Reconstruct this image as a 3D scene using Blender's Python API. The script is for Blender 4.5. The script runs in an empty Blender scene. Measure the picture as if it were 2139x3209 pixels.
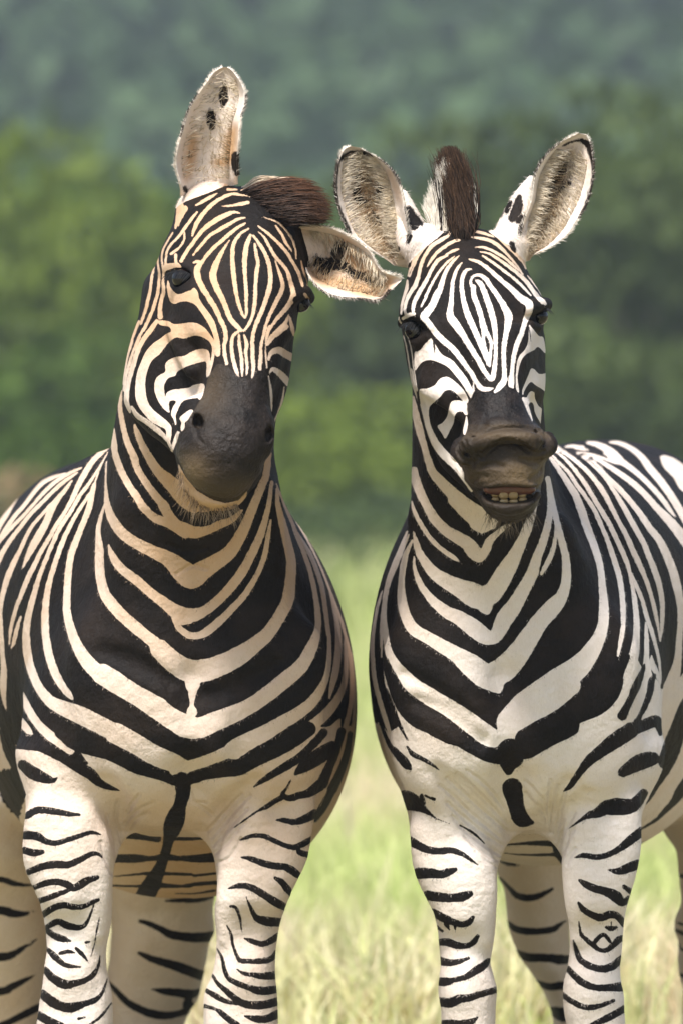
import bpy, math, random
import numpy as np

SC = bpy.context.scene
COL = SC.collection
RNG = np.random.default_rng(7)

# ------------------------------------------------------------------ camera
D = 14.0                 # metres from the lens to the chests of the zebras
CZ = 1.20                # height of the lens
HALF_H = 0.8825          # half height of the field of view at D
cam_d = bpy.data.cameras.new('camera')
cam = bpy.data.objects.new('camera', cam_d)
COL.objects.link(cam)
cam.location = (0, -D, CZ)
cam.rotation_euler = (math.pi / 2, 0, 0)
cam_d.sensor_fit = 'VERTICAL'
cam_d.sensor_height = 24
cam_d.lens = 12 * D / HALF_H
cam_d.clip_start = 0.5
cam_d.clip_end = 20000
cam_d.dof.use_dof = True
cam_d.dof.focus_distance = D - 0.12
cam_d.dof.aperture_fstop = cam_d.lens / 50.0
SC.camera = cam

# ------------------------------------------------------------------ sky and sun
SUN_EL, SUN_AZ = math.radians(60), math.radians(-156)   # azimuth from +Y, clockwise
world = bpy.data.worlds.new('World')
SC.world = world
world.use_nodes = True
nt = world.node_tree
bg = nt.nodes['Background']
sky = nt.nodes.new('ShaderNodeTexSky')
sky.sky_type = 'NISHITA'
sky.sun_disc = False
sky.sun_elevation = SUN_EL
sky.sun_rotation = SUN_AZ
sky.dust_density = 2.0
nt.links.new(sky.outputs[0], bg.inputs[0])
bg.inputs[1].default_value = 0.105
sun_d = bpy.data.lights.new('sun', 'SUN')
sun_d.energy = 3.5
sun_d.angle = math.radians(14)
sun_d.color = (1, 0.97, 0.94)
sun = bpy.data.objects.new('sun', sun_d)
COL.objects.link(sun)
from mathutils import Vector
sdir = Vector((math.sin(SUN_AZ) * math.cos(SUN_EL), math.cos(SUN_AZ) * math.cos(SUN_EL), math.sin(SUN_EL)))
sun.rotation_euler = sdir.to_track_quat('Z', 'Y').to_euler()
sun.location = sdir * 50

SC.view_settings.view_transform = 'Standard'
SC.view_settings.look = 'None'
SC.view_settings.exposure = 0.96
SC.view_settings.gamma = 1.0
SC.render.engine = 'CYCLES'
SC.cycles.use_denoising = True
SC.cycles.max_bounces = 6
SC.cycles.volume_bounces = 0
SC.cycles.transparent_max_bounces = 8

# ------------------------------------------------------------------ helpers
def tag(o, label=None, cat=None, group=None, kind=None):
    if label: o['label'] = label
    if cat: o['category'] = cat
    if group: o['group'] = group
    if kind: o['kind'] = kind
    return o

def empty(name, loc):
    o = bpy.data.objects.new(name, None)
    o.empty_display_size = 0.2
    o.location = loc
    COL.objects.link(o)
    return o

def mesh_np(name, verts, faces, mat=None, parent=None, smooth=True, cols=None, offset=(0, 0, 0)):
    """faces: list of int arrays (k x n) with constant n each; cols: dict name -> array per vertex"""
    me = bpy.data.meshes.new(name)
    verts = np.asarray(verts, np.float32) - np.asarray(offset, np.float32)
    me.vertices.add(len(verts))
    me.vertices.foreach_set('co', verts.ravel())
    idx = np.concatenate([np.asarray(f).ravel() for f in faces if len(f)]).astype(np.int32)
    cnt = np.concatenate([np.full(len(f), np.asarray(f).shape[1]) for f in faces if len(f)]).astype(np.int32)
    start = np.concatenate([[0], np.cumsum(cnt)[:-1]]).astype(np.int32)
    me.loops.add(len(idx))
    me.loops.foreach_set('vertex_index', idx)
    me.polygons.add(len(cnt))
    me.polygons.foreach_set('loop_start', start)
    me.polygons.foreach_set('loop_total', cnt)
    me.polygons.foreach_set('use_smooth', np.full(len(cnt), smooth))
    me.update(calc_edges=True)
    if cols:
        for k, a in cols.items():
            a = np.asarray(a, np.float32)
            if a.ndim == 1:
                at = me.attributes.new(k, 'FLOAT', 'POINT')
                at.data.foreach_set('value', a)
            else:
                at = me.attributes.new(k, 'FLOAT_COLOR', 'POINT')
                if a.shape[1] == 3:
                    a = np.concatenate([a, np.ones((len(a), 1), np.float32)], 1)
                at.data.foreach_set('color', a.ravel())
    if mat: me.materials.append(mat)
    o = bpy.data.objects.new(name, me)
    COL.objects.link(o)
    if parent is not None: o.parent = parent
    return o

class NT:
    """small wrapper to wire shader nodes"""
    def __init__(s, name):
        s.mat = bpy.data.materials.new(name)
        s.mat.use_nodes = True
        s.t = s.mat.node_tree
        s.bsdf = s.t.nodes['Principled BSDF']
    def n(s, kind, **kw):
        nd = s.t.nodes.new('ShaderNode' + kind)
        for k, v in kw.items():
            if k.startswith('i_'):
                nd.inputs[int(k[2:])].default_value = v
            else:
                setattr(nd, k, v)
        return nd
    def l(s, a, b): s.t.links.new(a, b)
    def attr(s, name, color=False):
        nd = s.n('Attribute', attribute_name=name)
        return nd.outputs['Color' if color else 'Fac']
    def noise(s, scale, detail=2.0, rough=0.5, vec=None):
        nd = s.n('TexNoise')
        nd.inputs['Scale'].default_value = scale
        nd.inputs['Detail'].default_value = detail
        nd.inputs['Roughness'].default_value = rough
        if vec is not None: s.l(vec, nd.inputs['Vector'])
        return nd.outputs['Fac']
    def math(s, op, a, b=None, c=None, clamp=False):
        nd = s.n('Math', operation=op, use_clamp=clamp)
        for i, v in enumerate((a, b, c)):
            if v is None: continue
            if isinstance(v, (int, float)): nd.inputs[i].default_value = v
            else: s.l(v, nd.inputs[i])
        return nd.outputs[0]
    def ramp(s, f, lo, hi, a=0.0, b=1.0):
        nd = s.n('MapRange', interpolation_type='SMOOTHSTEP')
        s.l(f, nd.inputs[0])
        for i, v in enumerate((lo, hi, a, b)): nd.inputs[i + 1].default_value = v
        return nd.outputs[0]
    def mix(s, f, a, b, mode='MIX'):
        nd = s.n('Mix', data_type='RGBA', blend_type=mode)
        if isinstance(f, (int, float)): nd.inputs[0].default_value = f
        else: s.l(f, nd.inputs[0])
        for sock, v in ((nd.inputs[6], a), (nd.inputs[7], b)):
            if isinstance(v, tuple): sock.default_value = (*v, 1) if len(v) == 3 else v
            else: s.l(v, sock)
        return nd.outputs[2]
    def obj(s):
        return s.n('TexCoord').outputs['Object']
    def scaled(s, vec, xyz):
        nd = s.n('Mapping'); nd.inputs['Scale'].default_value = xyz
        s.l(vec, nd.inputs['Vector']); return nd.outputs[0]
    def bump(s, h, strength=0.3, dist=0.002, normal=None):
        nd = s.n('Bump'); nd.inputs['Strength'].default_value = strength
        nd.inputs['Distance'].default_value = dist
        s.l(h, nd.inputs['Height'])
        if normal is not None: s.l(normal, nd.inputs['Normal'])
        return nd.outputs[0]

def vcol_material(name, rough=0.6, attr='col', var=0.25, scale=30, spec=0.3, trans=0.0):
    m = NT(name)
    c = m.attr(attr, True)
    f = m.ramp(m.noise(scale, 3, 0.6, m.obj()), 0.25, 0.75, 1 - var, 1 + var)
    cb = m.n('CombineColor')
    for i in range(3): m.l(f, cb.inputs[i])
    nd = m.n('Mix', data_type='RGBA', blend_type='MULTIPLY'); nd.inputs[0].default_value = 1
    m.l(c, nd.inputs[6]); m.l(cb.outputs[0], nd.inputs[7])
    m.l(nd.outputs[2], m.bsdf.inputs['Base Color'])
    m.bsdf.inputs['Roughness'].default_value = rough
    m.bsdf.inputs['Specular IOR Level'].default_value = spec
    if trans:
        tr = m.n('BsdfTranslucent'); m.l(nd.outputs[2], tr.inputs[0])
        ms = m.n('MixShader'); ms.inputs[0].default_value = trans
        m.l(m.bsdf.outputs[0], ms.inputs[1]); m.l(tr.outputs[0], ms.inputs[2])
        m.l(ms.outputs[0], m.t.nodes['Material Output'].inputs[0])
    return m.mat
# ------------------------------------------------------------------ ground, hill, bushes, grass
def pnoise(x, y, seed=0, oct=4):
    r = np.random.default_rng(seed)
    out = 0.0; amp = 1.0
    x = np.asarray(x, float); y = np.asarray(y, float)
    for o in range(oct):
        for _ in range(3):
            a = r.uniform(0, 6.28); f = 2 ** o * r.uniform(.7, 1.3)
            out = out + amp * np.sin((x * math.cos(a) + y * math.sin(a)) * f + r.uniform(0, 6.28))
        amp *= .55
    return out / 4.0

def ground_z(x, y):
    return np.where(np.abs(y) < 3, 0, np.clip((np.abs(y) - 3) / 10, 0, 1)) * 0.05 * pnoise(x * .12, y * .12, 3, 2)

HILL_Y = 170.0
def hill_z(x, y):
    t = np.clip((y - HILL_Y) / 900.0, 0, 2)
    return -1.5 + 150 * t ** 1.12 + np.clip(t * 3, 0, 1) * (9 * pnoise(x * .012, y * .012, 11, 3))

def grid_mesh(xs, ys, fz):
    X, Y = np.meshgrid(xs, ys, indexing='ij')
    Z = fz(X, Y)
    V = np.stack([X, Y, Z], -1).reshape(-1, 3)
    nx, ny = X.shape
    i = (np.arange(nx - 1)[:, None] * ny + np.arange(ny - 1)).ravel()
    return V, np.stack([i, i + ny, i + ny + 1, i + 1], 1)

def ground_material():
    m = NT('dry_grassland')
    o = m.obj()
    p = m.noise(.35, 4, .6, o); q = m.noise(3, 4, .65, o)
    g = m.mix(m.ramp(p, .4, .62), (0.26, 0.21, 0.12), (0.21, 0.22, 0.085))
    g = m.mix(m.ramp(q, .35, .7), g, (0.22, 0.19, 0.10))
    m.l(g, m.bsdf.inputs['Base Color']); m.bsdf.inputs['Roughness'].default_value = .9
    m.l(m.bump(q, .6, .05), m.bsdf.inputs['Normal'])
    return m.mat
xs = np.concatenate([-np.geomspace(4000, 30, 30), np.linspace(-28, 28, 57), np.geomspace(30, 4000, 30)])
ys = np.concatenate([np.linspace(-60, 60, 100), np.geomspace(62, 5000, 60)])
V, F = grid_mesh(xs, ys, ground_z)
tag(mesh_np('ground', V, [F], ground_material()), kind='structure')

def hill_material():
    m = NT('wooded_slope')
    o = m.obj()
    p = m.noise(.012, 4, .6, o); q = m.noise(.08, 4, .65, o)
    g = m.mix(m.ramp(p, .35, .65), (0.035, 0.055, 0.022), (0.075, 0.105, 0.045))
    g = m.mix(m.ramp(q, .45, .75), g, (0.10, 0.12, 0.06))
    m.l(g, m.bsdf.inputs['Base Color']); m.bsdf.inputs['Roughness'].default_value = .95
    return m.mat
V, F = grid_mesh(np.linspace(-900, 900, 120), np.linspace(HILL_Y, 1500, 110), hill_z)
tag(mesh_np('hill', V, [F], hill_material()), kind='structure')

def leaf_cards(cent, rad, n, size, cols, flat=.8):
    """n small leaf quads scattered in a lumpy crown"""
    lumps = RNG.normal(0, 1, (14, 3)); lumps /= np.linalg.norm(lumps, axis=1)[:, None]
    lumps *= RNG.uniform(.35, .8, (14, 1))
    k = RNG.integers(0, 14, n)
    d = RNG.normal(0, 1, (n, 3)); d /= np.linalg.norm(d, axis=1)[:, None]
    P = lumps[k] + d * (RNG.uniform(.25, .5, 14)[k] * RNG.uniform(.6, 1, n) ** .4)[:, None]
    P = P * rad + cent
    u = RNG.normal(0, 1, (n, 3)); u /= np.linalg.norm(u, axis=1)[:, None]
    v = np.cross(u, RNG.normal(0, 1, (n, 3))); v /= np.linalg.norm(v, axis=1)[:, None]
    s = (size * RNG.uniform(.6, 1.3, n))[:, None]
    V = np.stack([P - u * s, P + v * s * .5, P + u * s, P - v * s * .5], 1).reshape(-1, 3)
    F = np.arange(4 * n).reshape(n, 4)
    tone = (RNG.random(14)[k] * .7 + RNG.random(n) * .3)
    C = np.repeat(col3(cols[0], cols[1], tone), 4, 0)
    return V, F, C
def col3(a, b, t): return np.array(a)[None] * (1 - t[:, None]) + np.array(b)[None] * t[:, None]

LEAF = vcol_material('foliage', rough=.6, var=.2, scale=3, spec=.2, trans=.25)
BARK = None
def bark_material():
    m = NT('bark')
    m.l(m.mix(m.ramp(m.noise(12, 4, .6, m.obj()), .3, .7), (.10, .075, .055), (.19, .15, .115)), m.bsdf.inputs['Base Color'])
    m.bsdf.inputs['Roughness'].default_value = .9
    return m.mat
BARK = bark_material()

def limb(P, n=8):
    P = np.array(P, float)
    V, F = [], []
    for i, p in enumerate(P):
        for k in range(n):
            a = 2 * math.pi * k / n
            V.append((p[0] + p[3] * math.cos(a), p[1] + p[3] * math.sin(a), p[2]))
    for i in range(len(P) - 1):
        for k in range(n):
            F.append((i * n + k, i * n + (k + 1) % n, (i + 1) * n + (k + 1) % n, (i + 1) * n + k))
    return np.array(V), np.array(F)

def bush_meshes(h, w, cols, n):
    Vt, Ft = [], []
    for k in range(5):
        a = RNG.uniform(0, 6.28); r = RNG.uniform(.1, .3) * w
        v, f = limb([(0, 0, -.2, .11 * h / 4), (r * .2 * math.cos(a), r * .2 * math.sin(a), h * .25, .08 * h / 4), (r * math.cos(a), r * math.sin(a), h * .62, .03 * h / 4)])
        Ft.append(f + sum(len(q) for q in Vt)); Vt.append(v)
    V, F, C = leaf_cards(np.array((0, 0, h * .55)), np.array((w * .62, w * .62, h * .55)), n, .17, cols)
    V[:, 2] = np.maximum(V[:, 2], .05)
    return (np.vstack(Vt), np.vstack(Ft)), (V, F, C)

KINDS = [((.030, .060, .006), (.12, .20, .016)), ((.032, .052, .013), (.10, .14, .028)), ((.05, .085, .008), (.19, .25, .022)), ((.04, .062, .020), (.11, .16, .045)), ((.22, .15, .075), (.42, .30, .16))]
protos = []
for kx, (cols) in enumerate(KINDS):
    for rep in range(2 if kx < 4 else 1):
        (tv, tf), (cv, cf, cc) = bush_meshes(4.0, 5.0, cols, 2600)
        tm = mesh_np('trunk', tv, [tf], BARK); cm = mesh_np('crown', cv, [cf], LEAF, None, False, {'col': cc})
        protos.append((tm, cm, kx))
first = [True] * len(protos)
def bush(x, y, h, w, which, label, name='bush'):
    tm, cm, kx = protos[which]
    r = empty(name, (x, y, float(ground_z(x, y))))
    tag(r, label, 'bush', 'bushes behind the grass')
    r.scale = (w / 5.0, w / 5.0, h / 4.0); r.rotation_euler = (0, 0, RNG.uniform(0, 6.28))
    for o in (tm, cm):
        if first[which]: c = o
        else:
            c = o.copy(); COL.objects.link(c)
        c.parent = r
    first[which] = False
def xat(px, y): return (px - 1069.5) * .00055 * (D + y) / D
# (chart x, depth, height, width, kind)
LABELS = {0: 'blurred leafy green bush in the thicket behind the zebras', 1: 'blurred dark olive bush in the thicket behind the zebras',
          2: 'blurred yellow green bush in the thicket behind the zebras', 3: 'blurred grey green shrub in the thicket behind the zebras', 4: 'dry tan bush standing at the left edge behind the zebra'}
rows = [
 (60, 96, 5.6, 5.5, 4), (330, 92, 5.9, 5.2, 5), (620, 100, 5.2, 4.8, 2), (850, 104, 5.6, 5.0, 0), (1120, 98, 4.0, 4.6, 6), (1330, 106, 5.6, 5.0, 3), (1600, 100, 5.8, 5.4, 2), (1880, 96, 6.4, 5.6, 3), (2120, 92, 6.2, 5.2, 2), (-280, 96, 6.0, 5.5, 0), (2450, 100, 6.2, 5.5, 3), (-620, 100, 5.6, 5.5, 2), (2800, 98, 5.8, 5.5, 1),
 (180, 84, 3.4, 3.8, 1), (480, 86, 3.0, 3.6, 2), (980, 84, 2.6, 4.2, 4), (1150, 80, 2.4, 3.4, 5), (1750, 86, 3.2, 4.0, 3), (2040, 84, 3.4, 4.0, 2), (-120, 86, 3.2, 4.0, 3), (2330, 86, 3.2, 4.0, 1),
 (250, 74, 1.4, 2.8, 6), (900, 70, 1.3, 2.6, 6), (1060, 72, 1.5, 2.6, 7), (1220, 70, 1.2, 2.4, 2), (40, 72, 1.5, 2.6, 7), (930, 56, .9, 1.9, 6), (1130, 60, 1.1, 2.2, 7), (1010, 52, .7, 1.4, 7), (1860, 76, 1.4, 2.8, 2),
 (740, 112, 6.4, 6, 1), (1250, 112, 6.2, 6, 1), (1000, 108, 5.6, 5.5, 0), (460, 122, 7.2, 6, 0), (1480, 124, 7.2, 6, 2), (2000, 122, 8.0, 6, 0), (140, 120, 7.0, 6, 1), (1720, 120, 7.4, 6, 7), (2250, 122, 7.4, 6, 3), (-200, 122, 7.0, 6, 2)]
for q in range(8):
    rows += [(-1050 - 560 * q, 96 + 9 * (q % 3), 5.6 + .5 * (q % 3), 6.5, q % 6), (3200 + 560 * q, 97 + 9 * ((q + 1) % 3), 6.0 + .4 * (q % 2), 6.5, (q + 2) % 6)]
rows.append((20, 62, 1.4, 2.0, 8))
for i, (px, y, h, w, k) in enumerate(rows):
    bush(xat(px, y), y, h, w, k, LABELS[protos[k][2]])

# woods on the far slope: too far and too many to count
n = 5600
y = 180 + 900 * RNG.random(n) ** 1.1
x = RNG.uniform(-1, 1, n) * (y + 14) * .24
z = hill_z(x, y)
Vs, Fs, Cs = [], [], []
off = 0
pn = pnoise(x * .02, y * .02, 23, 3)
for i in range(n):
    h = RNG.uniform(4, 8)
    c = (col3((.028, .060, .020), (.085, .14, .050), np.array([np.clip(.5 + pn[i], 0, 1)]))[0])
    v, f, cc = leaf_cards(np.array((x[i], y[i], z[i] + h * .45)), np.array((h * .6, h * .6, h * .55)), 46, .8 + y[i] * .0008, (c * .8, c * 1.25))
    Vs.append(v); Fs.append(f + off); Cs.append(cc); off += len(v)
tag(mesh_np('woods', np.vstack(Vs), [np.vstack(Fs)], LEAF, None, False, {'col': np.vstack(Cs)}), kind='stuff')

# grass
def blades(x, y, h, w, cols, lean):
    n = len(x)
    a = RNG.uniform(0, 6.28, n); ca, sa = np.cos(a), np.sin(a)
    b = RNG.uniform(0, 6.28, n); l = lean * h * RNG.random(n)
    z = ground_z(x, y)
    p0 = np.stack([x, y, z - .01], 1)
    u = np.stack([ca, sa, 0 * a], 1) * w[:, None]
    p1 = p0 + np.stack([np.cos(b) * l * .35, np.sin(b) * l * .35, h * .6], 1)
    p2 = p0 + np.stack([np.cos(b) * l, np.sin(b) * l, h], 1)
    V = np.stack([p0 - u, p0 + u, p1 + u * .7, p1 - u * .7, p2], 1).reshape(-1, 3)
    i = np.arange(n)[:, None] * 5
    return V, i + np.array([0, 1, 2, 3]), i + np.array([3, 2, 4]), np.repeat(cols, 5, 0)
def scatter(n, y0, y1, wide, power=1.0):
    y = y0 + (y1 - y0) * RNG.random(n) ** power
    x = RNG.uniform(-1, 1, n) * (wide + .075 * (y + 14))
    return x, y
def grass_cols(x, y, n):
    bias = np.interp(y, [4, 6, 8, 10, 12, 18, 22, 40, 80], [-.10, .05, .42, .38, .10, .10, .45, .6, .6])
    g = np.clip(.5 + .7 * pnoise(x * 1.6, y * .7, 5, 3) + RNG.normal(0, .25, n) + bias, 0, 1)
    straw = col3((.64, .50, .32), (.86, .76, .54), RNG.random(n))
    green = col3((.38, .46, .13), (.70, .73, .33), RNG.random(n))
    c = straw * (1 - g[:, None]) + green * g[:, None]
    far = np.clip((y - 64 + 8 * pnoise(x * .3, y * .1, 9, 2)) / 26, 0, 1)[:, None]
    return c * (1 - far) + np.array((.20, .21, .085)) * far
VV, Q4, T3, CC = [], [], [], []
off = 0
for n, y0, y1, wide, hh, ww, pw in ((9000, -2.5, 5, 1.2, .14, .0035, 1.0), (80000, 5, 22, 1.2, .24, .0035, 1.0), (70000, 20, 72, 1.0, .34, .009, 1.2), (30000, 50, 92, 1.0, .85, .02, 1.0)):
    x, y = scatter(n, y0, y1, wide, pw)
    h = hh * RNG.uniform(.45, 1.25, n); w = ww * RNG.uniform(.7, 1.4, n)
    V, q, t, c = blades(x, y, h, w, grass_cols(x, y, n), .9)
    VV.append(V); Q4.append(q + off); T3.append(t + off); CC.append(c); off += len(V)
# tussocks: blades of one clump share their colour and height
nt_, nb = 5200, 16
tx, ty = scatter(nt_, 4.5, 46, .6, 1.3)
tc = np.clip(grass_cols(tx, ty, nt_) * RNG.uniform(.85, 1.25, (nt_, 1)), 0, .9)
th = RNG.uniform(.10, .30, nt_)
bx = np.repeat(tx, nb) + RNG.normal(0, .04, nt_ * nb); by = np.repeat(ty, nb) + RNG.normal(0, .04, nt_ * nb)
V, q, t, c = blades(bx, by, np.repeat(th, nb) * RNG.uniform(.6, 1.1, nt_ * nb), RNG.uniform(.004, .009, nt_ * nb), np.repeat(tc, nb, 0), 1.1)
VV.append(V); Q4.append(q + off); T3.append(t + off); CC.append(c); off += len(V)
# long dry stalks
ns = 700
x, y = scatter(ns, 5.5, 40, .6, 1.4)
V, q, t, c = blades(x, y, RNG.uniform(.25, .5, ns), RNG.uniform(.003, .007, ns), col3((.62, .50, .32), (.85, .74, .52), RNG.random(ns)), 1.0)
VV.append(V); Q4.append(q + off); T3.append(t + off); CC.append(c); off += len(V)
GRASS = vcol_material('grass_blades', rough=.7, var=.15, scale=5, spec=.15, trans=.35)
tag(mesh_np('grass', np.vstack(VV), [np.vstack(Q4), np.vstack(T3)], GRASS, None, False, {'col': np.vstack(CC)}), kind='stuff')

# the air between here and the hill
hv = np.array([(x, y, z) for x in (-1200, 1200) for y in (-40, 1600) for z in (-4, 330)], float)
hf = np.array([(0, 1, 3, 2), (4, 6, 7, 5), (0, 4, 5, 1), (2, 3, 7, 6), (0, 2, 6, 4), (1, 5, 7, 3)])
hm = bpy.data.materials.new('haze_air'); hm.use_nodes = True
ht = hm.node_tree
ht.nodes.remove(ht.nodes['Principled BSDF'])
pv = ht.nodes.new('ShaderNodeVolumePrincipled')
pv.inputs['Color'].default_value = (.80, .90, 1.0, 1)
pv.inputs['Density'].default_value = 0.0006
ht.links.new(pv.outputs[0], ht.nodes['Material Output'].inputs['Volume'])
tag(mesh_np('haze', hv, [hf], hm, None, False), kind='stuff')
# ------------------------------------------------------------------ the zebras: charts and implicit bodies
PX = 0.00055             # metres per chart unit at the chest (y = 0)
CHARTS = {'F': (0, 0, 0.73303), 's': (0, 0, 1.0),
          'c1': (450, 500, 2.6133), 'c2': (350, 1000, 2.6133), 'c3': (1200, 650, 2.6133), 'c4': (1230, 1150, 2.6133),
          'c5': (300, 1500, 1.8447), 'c6': (0, 1350, 2.3526), 'c7': (0, 2300, 2.5883), 'c8': (550, 2300, 2.5883),
          'c9': (1130, 1500, 2.4123), 'c10': (1600, 1350, 2.2412), 'c11': (1130, 2300, 2.5883), 'c12': (1550, 2300, 2.5891),
          'e1': (500, 180, 3.92), 'e2': (850, 550, 3.4844), 'e3': (1030, 400, 3.4844), 'e4': (1480, 380, 3.4844)}
def ch(c, x, y):
    ox, oy, s = CHARTS[c]
    return ox + x / s, oy + y / s
def W3(px, py, y):
    k = PX * (D + y) / D
    return ((px - 1069.5) * k, y, CZ + (1604.5 - py) * k)
def W3c(c, x, yy, y):
    px, py = ch(c, x, yy)
    return W3(px, py, y)
def chart_of(v):
    k = PX * (D + v[:, 1]) / D
    return v[:, 0] / k + 1069.5, 1604.5 - (v[:, 2] - CZ) / k

def crom(P, n=12):
    """Catmull-Rom through the rows of P"""
    P = np.asarray(P, float)
    if len(P) < 3:
        t = np.linspace(0, 1, n + 1)[:, None]
        return P[0] * (1 - t) + P[-1] * t
    Q = np.vstack([2 * P[0] - P[1], P, 2 * P[-1] - P[-2]])
    out = []
    t = np.linspace(0, 1, n, endpoint=False)[:, None]
    for i in range(1, len(Q) - 2):
        a, b, c, d = Q[i - 1], Q[i], Q[i + 1], Q[i + 2]
        out.append(0.5 * (2 * b + (c - a) * t + (2 * a - 5 * b + 4 * c - d) * t ** 2 + (3 * b - a - 3 * c + d) * t ** 3))
    out.append(P[-1:])
    return np.vstack(out)

def smin(a, b, k):
    h = np.clip(0.5 + 0.5 * (b - a) / k, 0, 1)
    return b + (a - b) * h - k * h * (1 - h)
def smax(a, b, k): return -smin(-a, -b, k)

class Prim:
    def __init__(s, fn, lo, hi, k, group, op): s.fn, s.lo, s.hi, s.k, s.group, s.op = fn, np.array(lo), np.array(hi), k, group, op

class Body:
    def __init__(s): s.prims = []
    def add(s, fn, lo, hi, k, group, op='+'):
        m = k + 0.03
        s.prims.append(Prim(fn, np.array(lo) - m, np.array(hi) + m, k, group, op))
    def column(s, group, rows, k=0.03, p=2.2, chart=None):
        """vertical lofted limb; rows: (chart y, left x, right x, front y, back y[, ridge x])"""
        R = []
        for r in rows:
            yy, xl, xr, yf, yb = r[:5]
            ym = 0.5 * (yf + yb)
            xm = r[5] if len(r) > 5 else 0.5 * (xl + xr)
            if chart:
                xl, py = ch(chart, xl, yy); xr, _ = ch(chart, xr, yy); xm, _ = ch(chart, xm, yy)
            else: py = yy
            a, b = W3(xl, py, ym), W3(xr, py, ym)
            R.append((a[2], a[0], b[0], yf, yb, W3(xm, py, ym)[0]))
        R = crom(np.array(R)[np.argsort([r[0] for r in R])], 10)
        R = R[np.argsort(R[:, 0], kind='stable')]
        zz, z0, z1 = R[:, 0], R[0, 0], R[-1, 0]
        def fn(X, Y, Z):
            xl, xr, yf, yb, xm = (np.interp(Z, zz, R[:, i]) for i in range(1, 6))
            rl, rr = np.maximum(xm - xl, 1e-3), np.maximum(xr - xm, 1e-3)
            dx = X - xm
            rx = np.where(dx < 0, rl, rr)
            a = np.abs(dx) / rx
            ry = np.maximum((yb - yf) * 0.5, 1e-3)
            b = np.abs(Y - (yf + yb) * 0.5) / ry
            f = (a ** p + b ** p + 1e-9) ** (1 / p)
            ga, gb = (a / f) ** (p - 1) / rx, (b / f) ** (p - 1) / ry
            g = np.sqrt(ga * ga + gb * gb) + 1e-6
            d = np.maximum((f - 1) / g, -0.12)
            d = smax(d, Z - z1, 0.02)
            return smax(d, z0 - Z, 0.02)
        s.add(fn, (R[:, 1].min(), R[:, 3].min(), z0), (R[:, 2].max(), R[:, 4].max(), z1), k, group)
    def barrel(s, group, rows, k=0.06, p=2.3, lean=0.0):
        """horizontal lofted trunk; rows: (y, centre x, top y, bottom y, half width) in chart units"""
        R = []
        for y, xc, t, b, hw in rows:
            xl, xr = W3(xc - hw, t, y)[0], W3(xc + hw, t, y)[0]
            R.append((y, (xl + xr) / 2, W3(xc, t, y)[2], W3(xc, b, y)[2], (xr - xl) / 2))
        R = crom(R, 10)
        yy, y0, y1 = R[:, 0], R[0, 0], R[-1, 0]
        def fn(X, Y, Z):
            xc, zt, zb, hw = (np.interp(Y, yy, R[:, i]) for i in range(1, 5))
            rz = np.maximum((zt - zb) / 2, 1e-3); hw = np.maximum(hw, 1e-3)
            v = (Z - (zt + zb) / 2) / rz
            a, b = np.abs(X - xc - lean * PX * np.clip(v, -1, 1)) / hw, np.abs(v)
            f = (a ** p + b ** p + 1e-9) ** (1 / p)
            ga, gb = (a / f) ** (p - 1) / hw, (b / f) ** (p - 1) / rz
            d = np.maximum((f - 1) / (np.sqrt(ga * ga + gb * gb) + 1e-6), -0.2)
            d = smax(d, Y - y1, 0.08)
            return smax(d, y0 - Y, 0.08)
        s.add(fn, (R[:, 1].min() - R[:, 4].max() - abs(lean) * PX, y0, R[:, 3].min()), (R[:, 1].max() + R[:, 4].max() + abs(lean) * PX, y1, R[:, 2].max()), k, group)
    def blob(s, group, c, r, k=0.02, op='+', rot=0.0):
        """ellipsoid at c with radii r, rolled by rot about the y axis"""
        c = np.array(c, float); r = np.array(r, float)
        cs, sn = math.cos(rot), math.sin(rot)
        def fn(X, Y, Z):
            x, y, z = X - c[0], Y - c[1], Z - c[2]
            x, z = x * cs + z * sn, -x * sn + z * cs
            k0 = np.sqrt((x / r[0]) ** 2 + (y / r[1]) ** 2 + (z / r[2]) ** 2)
            k1 = np.sqrt((x / r[0] ** 2) ** 2 + (y / r[1] ** 2) ** 2 + (z / r[2] ** 2) ** 2) + 1e-6
            return k0 * (k0 - 1) / k1
        m = r.max()
        s.add(fn, c - m, c + m, k, group, op)
    def rope(s, group, pts, k=0.012, op='+'):
        """round tapered tube through (x, y, z, r) points"""
        P = crom(pts, 4)
        def fn(X, Y, Z):
            d = None
            for a, b in zip(P[:-1], P[1:]):
                ab = b[:3] - a[:3]; L = ab @ ab + 1e-12
                t = np.clip(((X - a[0]) * ab[0] + (Y - a[1]) * ab[1] + (Z - a[2]) * ab[2]) / L, 0, 1)
                e = np.sqrt((X - a[0] - t * ab[0]) ** 2 + (Y - a[1] - t * ab[1]) ** 2 + (Z - a[2] - t * ab[2]) ** 2) - (a[3] + t * (b[3] - a[3]))
                d = e if d is None else np.minimum(d, e)
            return d
        m = P[:, 3].max()
        s.add(fn, P[:, :3].min(0) - m, P[:, :3].max(0) + m, k, group, op)

    def grid(s, xs, ys, zs):
        d = np.full((len(xs), len(ys), len(zs)), 0.5, np.float32)
        ax = (xs, ys, zs)
        for p in s.prims:
            sl = []
            for a, lo, hi in zip(ax, p.lo, p.hi):
                i0, i1 = np.searchsorted(a, lo), np.searchsorted(a, hi)
                sl.append(slice(i0, i1))
            if any(q.start >= q.stop for q in sl): continue
            X = xs[sl[0], None, None]; Y = ys[None, sl[1], None]; Z = zs[None, None, sl[2]]
            v = p.fn(X, Y, Z)
            c = d[tuple(sl)]
            d[tuple(sl)] = smin(c, v, p.k) if p.op == '+' else smax(c, -v, p.k)
        return d
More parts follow.
